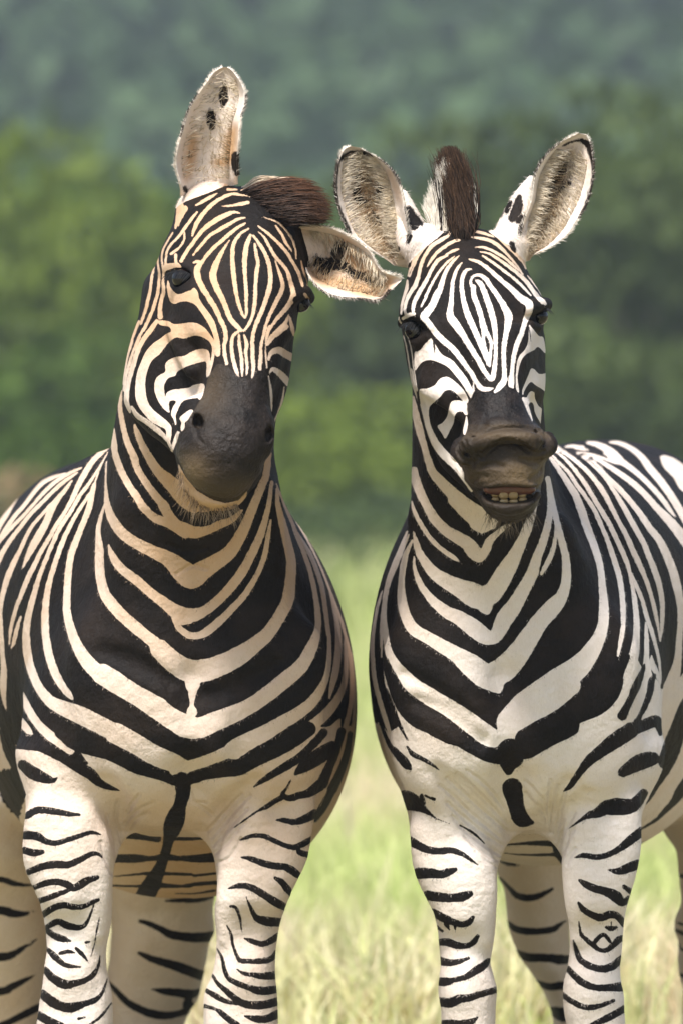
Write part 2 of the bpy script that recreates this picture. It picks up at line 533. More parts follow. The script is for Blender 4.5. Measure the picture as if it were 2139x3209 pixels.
    def at(s, P, groups=False):
        d = np.full(len(P), 0.5)
        best = np.full(len(P), 9.0); lab = np.zeros(len(P), int)
        for p in s.prims:
            m = np.nonzero(((P >= p.lo) & (P <= p.hi)).all(1))[0]
            if not len(m): continue
            v = p.fn(P[m, 0], P[m, 1], P[m, 2])
            d[m] = smin(d[m], v, p.k) if p.op == '+' else smax(d[m], -v, p.k)
            if groups and p.op == '+':
                b = v < best[m]
                best[m[b]] = v[b]; lab[m[b]] = p.group
        return (d, lab) if groups else d
    def surf_rope(s, group, chart, pts, proud, k=.04, op='+'):
        P = []
        for x, yy, r in pts:
            f = s.front(*ch(chart, x, yy))
            if f is None: continue
            P.append((*W3c(chart, x, yy, f + (r - proud if op == '+' else proud - r)), r))
        if len(P) > 1: s.rope(group, P, k, op)
    def front(s, px, py, y0=-0.7, y1=0.6):
        """depth at which the body is first met on the chart point"""
        ys = np.arange(y0, y1, 0.002)
        P = np.array([W3(px, py, y) for y in ys])
        d = s.at(P)
        i = np.nonzero(d < 0)[0]
        return ys[i[0]] if len(i) else None

CORN = [(i, j, k) for i in (0, 1) for j in (0, 1) for k in (0, 1)]
def surface_nets(d, xs, ys, zs):
    ins = d < 0
    nx, ny, nz = d.shape
    cnt = np.zeros((nx - 1, ny - 1, nz - 1), np.int8)
    for i, j, k in CORN: cnt += ins[i:nx - 1 + i, j:ny - 1 + j, k:nz - 1 + k]
    act = np.nonzero((cnt > 0) & (cnt < 8))
    idx = np.full(cnt.shape, -1, np.int32)
    idx[act] = np.arange(len(act[0]))
    acc = np.zeros((len(act[0]), 3)); w = np.zeros(len(act[0]))
    cx = [xs, ys, zs]
    vals = {c: d[act[0] + c[0], act[1] + c[1], act[2] + c[2]].astype(float) for c in CORN}
    pos = {c: np.stack([xs[act[0] + c[0]], ys[act[1] + c[1]], zs[act[2] + c[2]]], 1) for c in CORN}
    for c in CORN:
        for a in range(3):
            if c[a]: continue
            e = list(c); e[a] = 1; e = tuple(e)
            m = (vals[c] < 0) != (vals[e] < 0)
            t = (vals[c][m] / (vals[c][m] - vals[e][m]))[:, None]
            acc[m] += pos[c][m] * (1 - t) + pos[e][m] * t
            w[m] += 1
    V = acc / w[:, None]
    Q = []
    for a in range(3):
        b, c = (a + 1) % 3, (a + 2) % 3
        s0 = [slice(1, -1)] * 3; s1 = [slice(1, -1)] * 3
        s0[a] = slice(0, d.shape[a] - 1); s1[a] = slice(1, d.shape[a])
        A, B = ins[tuple(s0)], ins[tuple(s1)]
        g = np.stack(np.nonzero(A != B), 1)
        fl = A[A != B]
        off = np.ones(3, int); off[a] = 0
        g = g + off
        def cell(db, dc):
            q = g.copy(); q[:, b] += db; q[:, c] += dc
            return idx[q[:, 0], q[:, 1], q[:, 2]]
        f = np.stack([cell(-1, -1), cell(0, -1), cell(0, 0), cell(-1, 0)], 1)
        f[~fl] = f[~fl][:, ::-1]
        Q.append(f)
    Q = np.concatenate(Q)
    return V, Q[(Q >= 0).all(1)]

def subdivide(V, Q, sel, others):
    """split the selected quads in four; neighbours become n-gons so the skin stays closed"""
    S, K = Q[sel], Q[~sel]
    E = np.concatenate([S[:, [i, (i + 1) % 4]] for i in range(4)])
    Es = np.sort(E, 1)
    n = len(V)
    key = Es[:, 0].astype(np.int64) * n + Es[:, 1]
    uk, inv = np.unique(key, return_inverse=True)
    mids = 0.5 * (V[uk // n] + V[uk % n])
    em = (n + inv).reshape(4, len(S))
    cen = V[S].mean(1)
    ci = n + len(uk) + np.arange(len(S))
    V2 = np.vstack([V, mids, cen])
    NQ = np.concatenate([np.stack([S[:, i], em[i], ci, em[(i + 3) % 4]], 1) for i in range(4)])
    # neighbours
    kk = np.concatenate([np.sort(K[:, [i, (i + 1) % 4]], 1) for i in range(4)])
    kkey = kk[:, 0].astype(np.int64) * n + kk[:, 1]
    pos = np.searchsorted(uk, kkey); pos[pos == len(uk)] = 0
    hit = (uk[pos] == kkey).reshape(4, len(K)); pos = pos.reshape(4, len(K))
    touched = hit.any(0)
    poly = list(others)
    out_poly = []
    for f in np.nonzero(touched)[0]:
        r = []
        for i in range(4):
            r.append(int(K[f, i]))
            if hit[i, f]: r.append(int(n + pos[i, f]))
        out_poly.append(r)
    dct = None
    for r in poly:
        q = []
        if dct is None: dct = {int(k): i for i, k in enumerate(uk)}
        for i in range(len(r)):
            a, b = r[i], r[(i + 1) % len(r)]
            q.append(a)
            e = min(a, b) * n + max(a, b)
            if e in dct: q.append(n + dct[e])
        out_poly.append(q)
    return V2, np.vstack([K[~touched], NQ]), out_poly

def relax(body, V, it=3):
    for _ in range(it):
        d = body.at(V)
        e = 0.0015
        G = np.stack([body.at(V + np.eye(3)[i] * e) - d for i in range(3)], 1) / e
        g2 = (G * G).sum(1)
        st = d / np.maximum(g2, 0.15)
        st = np.clip(st, -0.006, 0.006)
        V = V - G * st[:, None]
    return V

def vnormals(V, Q):
    a, b, c, d_ = V[Q[:, 0]], V[Q[:, 1]], V[Q[:, 2]], V[Q[:, 3]]
    fn = np.cross(c - a, d_ - b)
    N = np.zeros_like(V)
    for i in range(4): np.add.at(N, Q[:, i], fn)
    return N / (np.linalg.norm(N, axis=1)[:, None] + 1e-9)

# ------------------------------------------------------------------ coat painter: signed distance to the nearest marking
RES = 0.8
FX0, FY0, FX1, FY1 = -500, 150, 2640, 3900
class Field:
    def __init__(s, base):
        s.w, s.h = int((FX1 - FX0) * RES), int((FY1 - FY0) * RES)
        s.f = np.full((s.h, s.w), base, np.float32)
    def stroke(s, pts, sign):
        """pts: (x, y, half width) in chart units"""
        P = crom(pts, 8)
        P[:, 2] = np.maximum(P[:, 2], 0.3)
        for a, b in zip(P[:-1], P[1:]):
            m = max(a[2], b[2]) + 9
            x0 = int((min(a[0], b[0]) - m - FX0) * RES); x1 = int((max(a[0], b[0]) + m - FX0) * RES) + 2
            y0 = int((min(a[1], b[1]) - m - FY0) * RES); y1 = int((max(a[1], b[1]) + m - FY0) * RES) + 2
            x0, y0 = max(x0, 0), max(y0, 0); x1, y1 = min(x1, s.w), min(y1, s.h)
            if x0 >= x1 or y0 >= y1: continue
            X = FX0 + np.arange(x0, x1) / RES; Y = (FY0 + np.arange(y0, y1) / RES)[:, None]
            dx, dy = b[0] - a[0], b[1] - a[1]
            t = np.clip(((X - a[0]) * dx + (Y - a[1]) * dy) / (dx * dx + dy * dy + 1e-9), 0, 1)
            e = np.hypot(X - a[0] - t * dx, Y - a[1] - t * dy) - (a[2] + t * (b[2] - a[2]))
            c = s.f[y0:y1, x0:x1]
            s.f[y0:y1, x0:x1] = np.maximum(c, -e) if sign > 0 else np.minimum(c, e)
    def fill(s, pts, val):
        P = np.array(pts, float)
        Y = FY0 + np.arange(s.h) / RES
        X = FX0 + np.arange(s.w) / RES
        m = np.zeros((s.h, s.w), bool)
        for (xa, ya), (xb, yb) in zip(P, np.roll(P, -1, 0)):
            if ya == yb: continue
            lo, hi = min(ya, yb), max(ya, yb)
            r = np.nonzero((Y >= lo) & (Y < hi))[0]
            if not len(r): continue
            xc = xa + (Y[r] - ya) / (yb - ya) * (xb - xa)
            m[r] ^= X[None, :] < xc[:, None]
        s.f[m] = val
    def patch(s, pts, sign, r=2):
        P = np.array(pts, float); n = len(P)
        P = crom(np.vstack([P[-1:], P, P[:2]]), 6)[6:6 * (n + 1)]
        x0, y0 = P.min(0) - 8; x1, y1 = P.max(0) + 8
        t = Field.__new__(Field)
        i0, j0 = int((x0 - FX0) * RES), int((y0 - FY0) * RES)
        t.w, t.h = int((x1 - x0) * RES), int((y1 - y0) * RES)
        t.f = np.full((t.h, t.w), -12.0, np.float32)
        t.fill(P - np.array((i0 / RES, j0 / RES)), 12.0)
        t.blur(r)
        v = s.f[j0:j0 + t.h, i0:i0 + t.w]
        s.f[j0:j0 + t.h, i0:i0 + t.w] = np.maximum(v, t.f) if sign > 0 else np.minimum(v, -t.f)
    def blur(s, r):
        k = max(1, int(r * RES))
        for ax in (0, 1):
            for _ in range(2):
                c = np.cumsum(np.pad(s.f, [(k + 1, k) if a == ax else (0, 0) for a in (0, 1)], mode='edge'), axis=ax, dtype=np.float64)
                n = s.f.shape[ax]
                hi = np.take(c, np.arange(2 * k + 1, 2 * k + 1 + n), axis=ax); lo = np.take(c, np.arange(0, n), axis=ax)
                s.f = ((hi - lo) / (2 * k + 1)).astype(np.float32)
    def sample(s, px, py):
        x = np.clip((px - FX0) * RES, 0, s.w - 1.001); y = np.clip((py - FY0) * RES, 0, s.h - 1.001)
        i, j = x.astype(int), y.astype(int)
        u, v = x - i, y - j
        f = s.f
        return (f[j, i] * (1 - u) + f[j, i + 1] * u) * (1 - v) + (f[j + 1, i] * (1 - u) + f[j + 1, i + 1] * u) * v

def paint(text):
    L = {'H': Field(-12), 'B': Field(-12), 'R': Field(-12), 'G': Field(12)}
    S, C = Field(0), {'H': Field(-12), 'B': Field(-12)}
    for ln in text.strip().splitlines():
        head, body = ln.split(':')
        lay, kind, c = head.split()
        pts = [tuple(float(q) for q in p.split(',')) for p in body.split()]
        sc = CHARTS[c][2]
        if kind[0] == 'Q':
            for l in lay: L[l].patch([ch(c, x, y) for x, y in pts], 1 if kind[1] == 'W' else -1)
            continue
        if kind[0] == 'P':
            P = [ch(c, x, y) for x, y in pts]
            if kind[1] == 'S': S.fill(P, 1.0)
            else:
                for l in lay: L[l].fill(P, 12 if kind[1] == 'W' else -12)
            continue
        g = 0.80 if (lay == 'H' and kind == 'W') else (1.18 if kind == 'D' and lay not in ('H', 'R') else (0.86 if c in ('c10', 'c6') and kind == 'W' else 1.0))
        P = [(*ch(c, x, y), 0.5 * g * w / sc + (0.5 if (kind == 'W' and lay != 'H' and w / sc < 14) else 0)) for x, y, w in pts]
        for l in lay:
            if kind == 'C': C['H' if l == 'H' else 'B'].stroke(P, 1)
            else: L[l].stroke(P, 1 if kind == 'W' else -1)
    S.blur(4)
    return L, S, C
# Coat markings of the left zebra: "layers kind chart : x,y,width ..."
# layers: H head, B neck + chest + forelegs, R barrel, G hind legs; W white hair, D dark hair, S sooty skin mask,
# C crease in the skin; P* = filled outline of the same kind
COAT_LEFT = '''
BR PW c7 : 40,-40 110,90 250,70 400,110 500,190 640,270 720,240 600,80 580,20 700,110 880,160 1000,230 1100,290 1220,325 1330,355 1450,375 1553,370 1553,2600 -800,2600 -800,1180 0,1180 0,1000 150,700 215,490 150,300 90,160
BR PW c8 : 0,370 100,370 250,330 400,310 520,290 640,220 760,150 880,90 980,30 1080,-60 1440,-60 1440,2600 0,2600
BR PW c6 : -60,2180 0,2180 40,2260 110,2360 110,2500 -60,2500
G PW c7 : -1000,-100 3000,-100 3000,2600 -1000,2600
H QW c1 : 200,985 212,1010 232,1060 275,1100 330,1090 385,1045 415,1045 445,1085 458,1140 502,1210 548,1270 582,1330 603,1400 624,1490 628,1600 588,1600 580,1480 557,1400 517,1320 457,1230 417,1185 360,1163 300,1166 258,1182 222,1165 202,1110 192,1040
H QW c1 : 168,862 230,848 285,848 305,868 312,886 260,886 200,910 172,922
H QW c2 : 385,15 460,15 510,40 560,38 640,28 700,35 760,70 810,130 840,180 846,260 836,340 815,420 795,475 790,440 805,370 820,300 822,230 800,185 750,150 690,135 640,145 590,160 530,150 470,190 430,240 390,290 340,330 310,380 287,450 277,520 282,610 300,680 340,740 400,790 460,840 490,885 490,960 480,1040 525,1128 510,1110 455,1010 445,910 400,880 330,840 270,780 220,710 195,630 198,520 213,430 243,350 280,270 340,200 400,160 450,120 488,100 470,62 400,48
H QW c2 : 440,370 470,335 530,310 600,300 650,270 720,245 780,250 802,280 808,350 797,420 783,485 776,440 780,380 768,347 720,355 665,370 600,395 540,430 520,465 470,480 440,520 430,560 440,640 460,700 477,765 440,745 400,700 365,630 350,560 363,490 400,455 440,430
H QW c2 : 445,620 470,590 520,575 580,570 640,560 670,540 740,528 762,545 757,590 742,640 718,668 710,647 660,650 600,665 570,690 545,740 525,790 530,840 526,875 508,820 488,780 503,720 528,680 518,667 480,670 470,700 477,780 458,720 447,670
H QW c2 : 558,810 600,770 650,740 670,763 632,820 600,850 600,890 575,922 566,890 573,850
H PW c2 : 545,1180 560,1330 600,1440 680,1530 800,1610 1000,1610 1100,1510 1110,1405 1040,1485 930,1507 830,1480 700,1405 608,1295
H W c1 : 860,565,15 790,610,30 740,690,38 728,800,42 735,900,48 745,1000,45 760,1100,40 785,1200,32 812,1270,28 832,1297,20
H W c1 : 875,620,30 845,700,50 830,800,50 828,900,42 835,1000,36 842,1100,36 842,1200,32 842,1260,28 834,1297,20
H W c1 : 910,690,20 925,780,34 938,850,36 925,930,40 918,1020,36 915,1120,42 905,1220,36 885,1300,30 855,1360,30 820,1405,26
H W c1 : 900,625,22 950,690,32 1000,780,38 1030,870,42 1040,950,44 1035,1030,48 1020,1090,50 995,1170,45 965,1250,42 925,1340,40 900,1420,38 890,1500,36
H W c2 : 1151,190,36 1155,250,40 1155,310,40 1162,400,36 1150,480,20
H W c1 : 1075,820,8 1100,890,24 1130,980,36 1140,1040,40 1115,1110,44 1075,1190,40 1035,1270,34 1005,1350,30 985,1430,32 965,1510,32 960,1568,30
H W c2 : 1222,250,30 1222,310,36 1215,370,40 1215,415,26
H W c1 : 940,590,10 990,640,22 1030,710,30 1075,790,34 1130,850,34 1175,910,36 1200,990,40 1220,1070,50 1225,1120,60 1190,1190,50 1130,1260,42 1080,1320,34 1040,1380,24 1020,1430,18 1005,1500,12
H W c2 : 1295,60,30 1272,130,20 1262,200,14 1262,300,12 1272,400,12
H W c1 : 940,545,12 1000,590,24 1070,650,28 1130,710,30 1180,770,32 1220,840,30 1255,900,34 1280,960,34 1302,1035,26
H W c1 : 1080,540,16 1130,610,26 1165,680,30 1200,730,18 1215,755,6
H W c1 : 980,470,8 1090,510,18 1150,560,20 1210,640,22 1240,720,20 1250,810,14
H W c1 : 1290,830,12 1312,920,22 1335,980,14 1345,1030,10
H W c1 : 1320,1100,30 1345,1140,30
H W c1 : 1190,1270,10 1160,1340,40 1090,1410,44 1040,1460,36 1010,1520,22
H W c1 : 1195,1290,20 1218,1380,40 1228,1440,16
H W c1 : 705,660,8 665,720,26 625,790,48 585,880,66 570,950,70 590,1030,66 630,1110,56 670,1200,52 705,1290,50 750,1350,50 800,1400,32
H W c1 : 835,520,18 760,565,32 680,630,38 600,700,36 530,770,36 480,840,34 440,900,66 450,980,60 490,1060,56 540,1140,52 590,1220,50 630,1310,46 665,1390,42 675,1460,38 662,1520,36
H W c1 : 410,845,20 440,835,34 475,840,24
H W c2 : 930,160,38 923,230,34 928,290,36 942,365,30
H W c1 : 830,475,16 770,490,30 690,535,36 610,580,36 540,625,32 490,680,30 440,740,26 408,782,20
H W c1 : 790,440,8 740,430,32 660,460,48 580,505,50 510,555,46 450,620,38 400,690,36 350,760,34 310,830,34
H W c1 : 860,350,28 820,360,36 760,370,30 700,378,18 640,382,6
H W c1 : 860,295,16 800,290,24 730,280,28 650,310,34 570,360,38 500,430,40 450,500,42 415,570,36 400,625,18
H W c1 : 605,275,10 560,300,30 490,340,34 430,375,16
H W c1 : 690,245,24 740,245,20 770,245,10
H W c1 : 800,250,10 850,225,20 920,180,60 1000,160,70 1080,165,60 1160,170,30
H W c1 : 870,305,10 930,270,24 1000,215,24 1060,190,20
H W c1 : 330,300,60 400,270,110 500,230,120 580,200,110 650,180,100 720,175,80
H W c1 : 300,380,80 290,460,60 262,560,20
H W c1 : 440,430,20 390,490,30 340,560,30 290,630,26 230,690,26 195,750,24 185,800,22 180,850,24
H W c1 : 335,590,14 335,650,22 310,700,20 270,740,28 225,770,24
H W c1 : 265,780,30 265,835,32
H W c1 : 340,400,60 310,470,30 285,540,18
H W c1 : 240,600,16 190,680,18 160,740,20 150,800,18 155,860,20 165,930,22 160,1000,28 165,1080,36 145,1160,40 135,1240,44 140,1290,50
H W c1 : 140,720,16 118,790,20 120,860,20 130,930,24 128,1010,30 115,1100,34 90,1190,34 60,1270,34 20,1360,34 0,1400,30
H W c1 : 90,870,14 70,960,26 60,1050,30 40,1140,34 15,1240,32 -20,1340,30
H W c2 : 370,20,40 320,90,50 260,170,50 215,260,50 185,350,50 160,440,48 140,520,44 125,600,50 125,680,50 150,760,30
H W c2 : 165,720,30 210,790,50 270,830,50 340,880,56 400,930,50 440,970,40 485,1035,20
H W c2 : 300,20,26 245,110,28 205,200,30 165,300,28 135,400,28 115,500,26 100,580,30
H W c2 : 225,20,26 185,120,28 160,210,26 130,310,24 110,420,22 95,530,20
H W c2 : 1430,60,50 1370,110,44 1310,160,40 1285,205,16
H W c2 : 1285,330,20 1310,275,50 1370,255,70 1430,290,76 1490,320,80
H W c2 : 1295,440,14 1320,410,40 1370,440,60 1420,490,70 1445,530,50
H W c2 : 1285,470,14 1300,560,24 1308,650,26 1310,720,20 1312,755,6
H W c2 : 1412,555,8 1400,650,20 1370,760,26 1335,845,24
H W c2 : 1045,98,26 1000,130,30 985,180,34 985,260,36 1000,350,38 1020,420,40 1035,468,16
H W c2 : 1045,130,18 1045,200,32 1060,290,32 1068,380,34 1070,465,16
H W c2 : 1085,130,22 1105,200,36 1100,280,30 1110,370,30 1106,455,16
H W c2 : 490,1090,22 520,1000,36 545,930,30
H D c1 : 200,930,50 250,950,100 320,970,150 370,985,110 400,1030,50
H D c1 : 250,1030,60 310,1060,60 380,1050,40
H D c1 : 1250,1150,60 1290,1170,80 1320,1200,50 1230,1250,60
H PS c2 : 860,370 830,420 790,480 770,560 740,640 690,720 640,800 610,860 590,910 555,930 540,1000 525,1060 530,1110 560,1170 610,1290 700,1400 830,1475 930,1500 1040,1480 1120,1400 1210,1270 1300,1150 1345,1000 1350,880 1325,800 1310,790 1298,650 1285,480 1250,420 1190,420 1150,490 1040,475 985,410 960,390 900,365
H C c2 : 570,1290,16 620,1370,26 700,1430,30 800,1490,36 900,1515,40 1000,1500,34 1070,1450,16
H C c2 : 690,870,26 700,960,16 740,1010,8
B W c2 : 80,590,16 70,700,30 80,800,40 100,900,44 130,1010,50 180,1120,60 210,1220,56 270,1320,60 340,1420,60 420,1520,70
B W c5 : 389,150,60 420,205,56 470,265,56 520,290,70 570,310,70 640,300,50 720,265,46 790,235,36 845,185,12
B W c2 : 15,900,20 20,1000,44 30,1100,52 70,1220,56 130,1340,56 190,1430,60 260,1540,66
B W c5 : 276,165,46 340,225,46 430,260,56 520,305,80
B W c2 : 190,870,16 210,930,44 250,1030,56 300,1120,66 370,1230,80 460,1320,110 540,1400,130 600,1480,120 680,1550,80
B W c5 : 430,30,60 520,130,60 610,175,36 700,168,20
B W c5 : 60,30,8 65,130,30 90,220,50 150,310,60 230,370,64 330,420,70 430,470,90 510,540,130 560,570,130 620,530,110 700,480,90 770,430,80 820,360,70 870,260,60 920,140,50 965,30,44 985,-20,40 1000,-150,36
B W c6 : 790,150,5 783,300,10 780,430,16 785,540,30
B W c5 : 75,385,8 100,450,40 150,520,50 240,590,54 320,660,54 400,720,64 470,770,80 550,790,80 620,770,60 690,720,56 760,650,56 840,550,56 900,440,50 950,330,44 985,220,34 1005,120,24 1018,20,18
B W c5 : 450,800,20 500,830,30 550,830,14
B W c5 : 445,800,12 480,860,34 540,905,40 600,905,40 650,880,50 720,820,46 800,740,40 870,660,36 930,560,30 975,450,30 995,340,24 1012,240,12
B W c6 : 775,540,14 740,650,30 725,750,40 735,870,70 735,980,76 745,1090,80 770,1190,90 820,1270,100 890,1350,100 990,1440,100 1100,1530,100 1176,1590,110
B W c5 : 370,985,110 450,1060,120 540,1110,130 620,1110,130 720,1080,120 820,1030,110 920,960,90 1000,890,76 1060,800,70 1110,700,70 1125,580,60 1130,480,56 1105,360,50 1080,260,44 1055,160,30 1048,60,14
B W c5 : 560,1180,90 560,1240,44 557,1310,26 557,1350,60
BR W c6 : 795,160,6 740,270,12 690,410,16 640,500,24 580,590,30 530,680,36 480,780,40 440,880,44 400,1000,44 365,1120,46 345,1230,54 335,1330,60 335,1450,64 345,1560,66 370,1680,70 410,1790,72 460,1880,64 505,1940,56 535,1978,16
BR W c6 : 700,385,20 690,420,40 660,560,50 620,670,50 570,790,54 530,900,56 510,1010,56 500,1120,60 495,1230,62 495,1330,66 520,1450,76 560,1560,90 620,1670,110 700,1760,130 800,1830,140 920,1890,140 1040,1960,150 1176,2040,160
BR W c5 : 40,1130,120 120,1180,120 230,1250,110 330,1310,120 430,1380,120 520,1430,130 600,1440,120 700,1400,110 800,1360,100 900,1310,90 1000,1240,90 1100,1160,90 1190,1080,80 1250,970,66 1280,880,40 1285,800,36 1270,680,30 1240,540,26 1200,420,24 1160,320,22 1130,240,16 1100,170,10 1065,90,8
BR W c6 : 780,190,6 720,290,16 650,400,26 590,480,30 520,600,34 440,720,36 390,830,36 340,950,36 300,1050,36 265,1160,44 235,1270,50 210,1370,56 195,1480,62 200,1600,70 215,1700,72 250,1810,72 300,1910,80 380,2000,100 480,2050,130 600,2100,150 740,2170,150 860,2230,150 1000,2300,150
BR W c7 : 940,-5,170 1100,80,160 1250,170,160 1400,230,150 1500,270,110
BR W c8 : 0,290,100 150,250,90 300,200,90 420,150,100 560,80,110 650,40,110 760,-30,110
BR W c5 : 800,1568,110 880,1520,100 980,1470,90 1080,1410,80 1180,1350,70 1260,1280,60 1320,1180,40 1345,1080,30 1350,960,22 1348,900,20
BR W c6 : 815,110,16 740,170,40 680,230,44 630,310,50 580,400,46 540,490,40 480,600,34 420,690,34 370,780,34 310,880,36 260,980,40 210,1080,44 170,1180,40 130,1280,34 100,1380,30 80,1470,24 70,1570,12
BR W c6 : 155,1370,14 135,1430,26 115,1510,36 100,1570,24 85,1600,6
BR W c6 : 530,370,14 480,440,36 430,500,44 380,580,60 340,680,60 290,770,66 240,860,60 205,930,40 172,1005,12
BR W c6 : 440,480,8 380,540,24 310,620,24 240,700,28 190,790,30 150,880,36 110,960,44 70,1050,50 40,1140,46 15,1240,40 5,1350,30 10,1450,30 15,1560,40 20,1660,40 30,1760,50 25,1860,60 30,1960,40 45,2050,10
BR W c6 : 570,310,14 480,370,30 400,440,30 310,530,30 230,610,34 160,700,34 90,790,36 30,880,40 0,940,44 -40,1030,44
BR W c6 : 600,275,14 520,310,26 420,370,30 330,450,30 250,540,24 170,630,26 80,720,30 0,810,34 -40,860,34
BR W c6 : 480,315,14 380,350,30 310,390,36 240,470,34 180,550,34 110,630,36 40,730,36 0,790,20
BR W c6 : 135,480,20 90,530,50 40,600,80 -20,700,80 -60,800,80
B W c6 : 65,1720,12 85,1790,40 120,1880,56 170,1970,60 220,2070,66 280,2160,70 350,2230,80 430,2290,80 520,2350,80
B W c6 : 80,2050,24 110,2100,60 160,2150,64 210,2210,56 242,2255,16
BR W c5 : 1045,30,6 1100,180,10 1150,290,12 1230,420,22 1280,540,26 1310,640,28 1330,780,26 1345,900,24
BR W c5 : 1062,70,5 1150,230,7 1230,370,8 1290,490,9 1335,600,10 1380,720,14 1420,830,16 1448,930,14
BR W c5 : 1476,1000,8 1492,1150,14 1496,1300,16 1486,1450,18 1470,1568,18
BR W c5 : 1350,640,8 1380,760,26 1400,880,34 1400,1000,40 1385,1120,40 1365,1200,30 1350,1265,10
BR W c5 : 1440,930,12 1445,1080,24 1430,1200,36 1380,1300,50 1310,1380,60 1220,1450,60 1150,1520,70 1100,1568,70
BR W c5 : 1410,800,6 1450,940,18 1475,1080,24 1480,1200,24 1470,1320,24 1440,1450,30 1420,1568,30
BR W c5 : 1408,1395,14 1380,1450,60 1330,1510,70 1260,1568,70
BR D c7 : 500,-20,100 620,60,130 760,110,120 880,160,90 1000,220,80 1100,280,70 1220,320,60 1330,350,60 1420,380,70 1500,370,80
BR D c8 : 0,370,70 100,370,80 250,330,70 400,310,70 520,290,80 640,220,90 760,150,110 880,90,110 980,30,110 1080,-40,100
B D c7 : 110,60,100 250,70,110 340,90,100 440,150,80 540,210,70 640,270,80 740,330,80 800,390,60 880,430,40 972,460,10
B D c7 : 185,250,70 260,310,90 340,350,80 430,375,40 472,350,8
R D c7 : 50,-20,110 80,120,110 130,240,100 180,380,70 230,500,60
R D c7 : 10,500,40 60,620,80 120,710,80 180,790,60 230,840,40
R D c7 : 0,840,20 60,900,30 130,970,34 240,1040,40
R D c7 : 0,960,8 100,1030,10 250,1130,10
B D c8 : 1200,-10,60 1130,70,60 1050,150,56 980,210,60 900,260,60 800,320,50 720,370,40 636,430,10
B D c8 : 1270,110,90 1180,170,110 1090,230,100 1020,280,70 970,325,20
BR D c8 : 1345,-20,60 1300,140,56 1240,280,64 1190,400,80
R D c8 : 1190,400,100 1150,550,70 1130,650,40
BR D c8 : 1415,0,40 1390,150,50 1340,300,60 1270,450,70
R D c8 : 1270,450,70 1200,600,56 1130,700,40
R D c7 : 1480,380,120 1480,480,110 1450,600,110 1420,680,150 1400,760,150 1370,860,90 1345,960,80 1310,1060,90 1265,1160,120 1215,1250,150 1180,1310,150
B D c7 : 1480,380,120 1485,480,100 1460,580,90 1425,690,130 1400,760,125 1375,860,80 1350,960,70
R D c7 : 1000,815,50 1040,820,60 1150,835,50 1280,850,60
R D c7 : 1380,850,50 1553,830,14
R D c7 : 900,1010,80 960,1010,70 1100,1010,70 1230,1010,40 1340,1000,60 1480,1010,30 1553,1015,44
R D c8 : 0,1010,40 100,1010,50 200,1010,70 330,1000,80
R D c7 : 900,1160,14 1100,1140,18 1250,1130,30 1553,1140,24
R D c8 : 150,1150,24 340,1130,20
R D c7 : 900,1230,18 1130,1235,20 1300,1230,40 1553,1240,14
R D c8 : 0,1245,14 150,1220,30 350,1205,34
R D c7 : 900,1300,14 1100,1305,18
R D c8 : 0,1295,8 150,1295,12 320,1270,24
R D c8 : 0,840,50 100,830,70 200,830,60 280,820,60
R D c7 : 900,1345,10 1150,1345,14 1553,1345,30
G D c7 : -400,1160,40 0,1180,40 100,1210,40 200,1225,24 290,1225,12
G D c7 : -400,1400,60 0,1430,60 100,1455,60 200,1460,34 300,1435,8
G D c7 : -400,1800,60 0,1810,60 100,1790,50 200,1730,30 330,1650,6
G D c7 : -400,2090,56 0,2090,56 100,2050,50 200,2000,36 290,1955,6
G D c7 : -300,2380,40 0,2360,40 150,2300,50 310,2220,50 360,2190,20
G D c7 : 1330,1355,12 1450,1350,30 1600,1345,40 1720,1300,60 1800,1260,60
G D c7 : 1110,1515,24 1200,1535,36 1300,1580,44 1400,1630,60 1553,1650,66 1660,1650,70 1760,1640,70 1830,1665,50
G D c7 : 1130,1775,26 1220,1820,46 1350,1860,60 1450,1890,70 1553,1930,70 1640,1960,70 1740,1995,60
G D c7 : 860,1960,14 880,2010,20 950,2090,40 1040,2180,50 1150,2240,56 1280,2280,60 1400,2280,50 1540,2240,40
G D c7 : 1230,2070,12 1350,2090,50 1450,2100,60 1560,2110,60 1640,2075,24 1720,2050,14
G D c8 : 80,2190,24 105,2200,80 120,2230,50
G D c8 : 0,2290,20 100,2275,14
B D c7 : 200,665,50 225,660,50 300,620,50 380,620,50 480,635,44 560,650,36 645,655,20
B D c7 : 200,820,60 300,830,60 370,870,44 450,885,40 550,860,36 640,830,34 740,800,28 818,815,12
B D c7 : 200,945,50 280,965,50 345,960,34
B D c7 : 235,1120,44 350,1075,50 450,1060,56 560,1060,50 650,1020,44 740,975,36 800,975,26 828,1002,10
B D c7 : 280,1245,36 380,1210,46 460,1200,46 540,1220,50 600,1250,50 660,1220,56 720,1185,50 790,1165,34
B D c7 : 320,1355,40 420,1320,40 500,1290,36 575,1260,24
B D c7 : 345,1470,46 440,1410,46 520,1390,46 600,1405,40 680,1400,34 740,1370,34 798,1345,26
B D c7 : 370,1575,30 430,1540,44 480,1525,46 560,1560,50 640,1570,40 690,1550,30 730,1480,18 762,1390,10
B D c7 : 375,1585,36 430,1630,46 500,1660,50 572,1680,16
B D c7 : 380,1740,24 430,1790,46 470,1830,44 520,1870,36 580,1885,30 652,1890,12
B D c7 : 490,1780,24 550,1765,30 605,1775,16
B D c7 : 620,1740,26 670,1790,30 712,1842,12
B D c7 : 700,1690,22 726,1688,14
B D c7 : 808,1490,10 785,1600,14 770,1700,10 738,1805,8
B D c7 : 370,1915,46 430,1980,60 520,2030,66 600,2025,50 700,1995,40 760,1950,36 800,1880,22 812,1800,8
B D c7 : 340,2105,60 420,2170,70 500,2210,66 580,2220,70 680,2190,46 770,2160,40 830,2100,24 872,1985,8
B D c7 : 305,2275,60 400,2330,60 500,2370,50
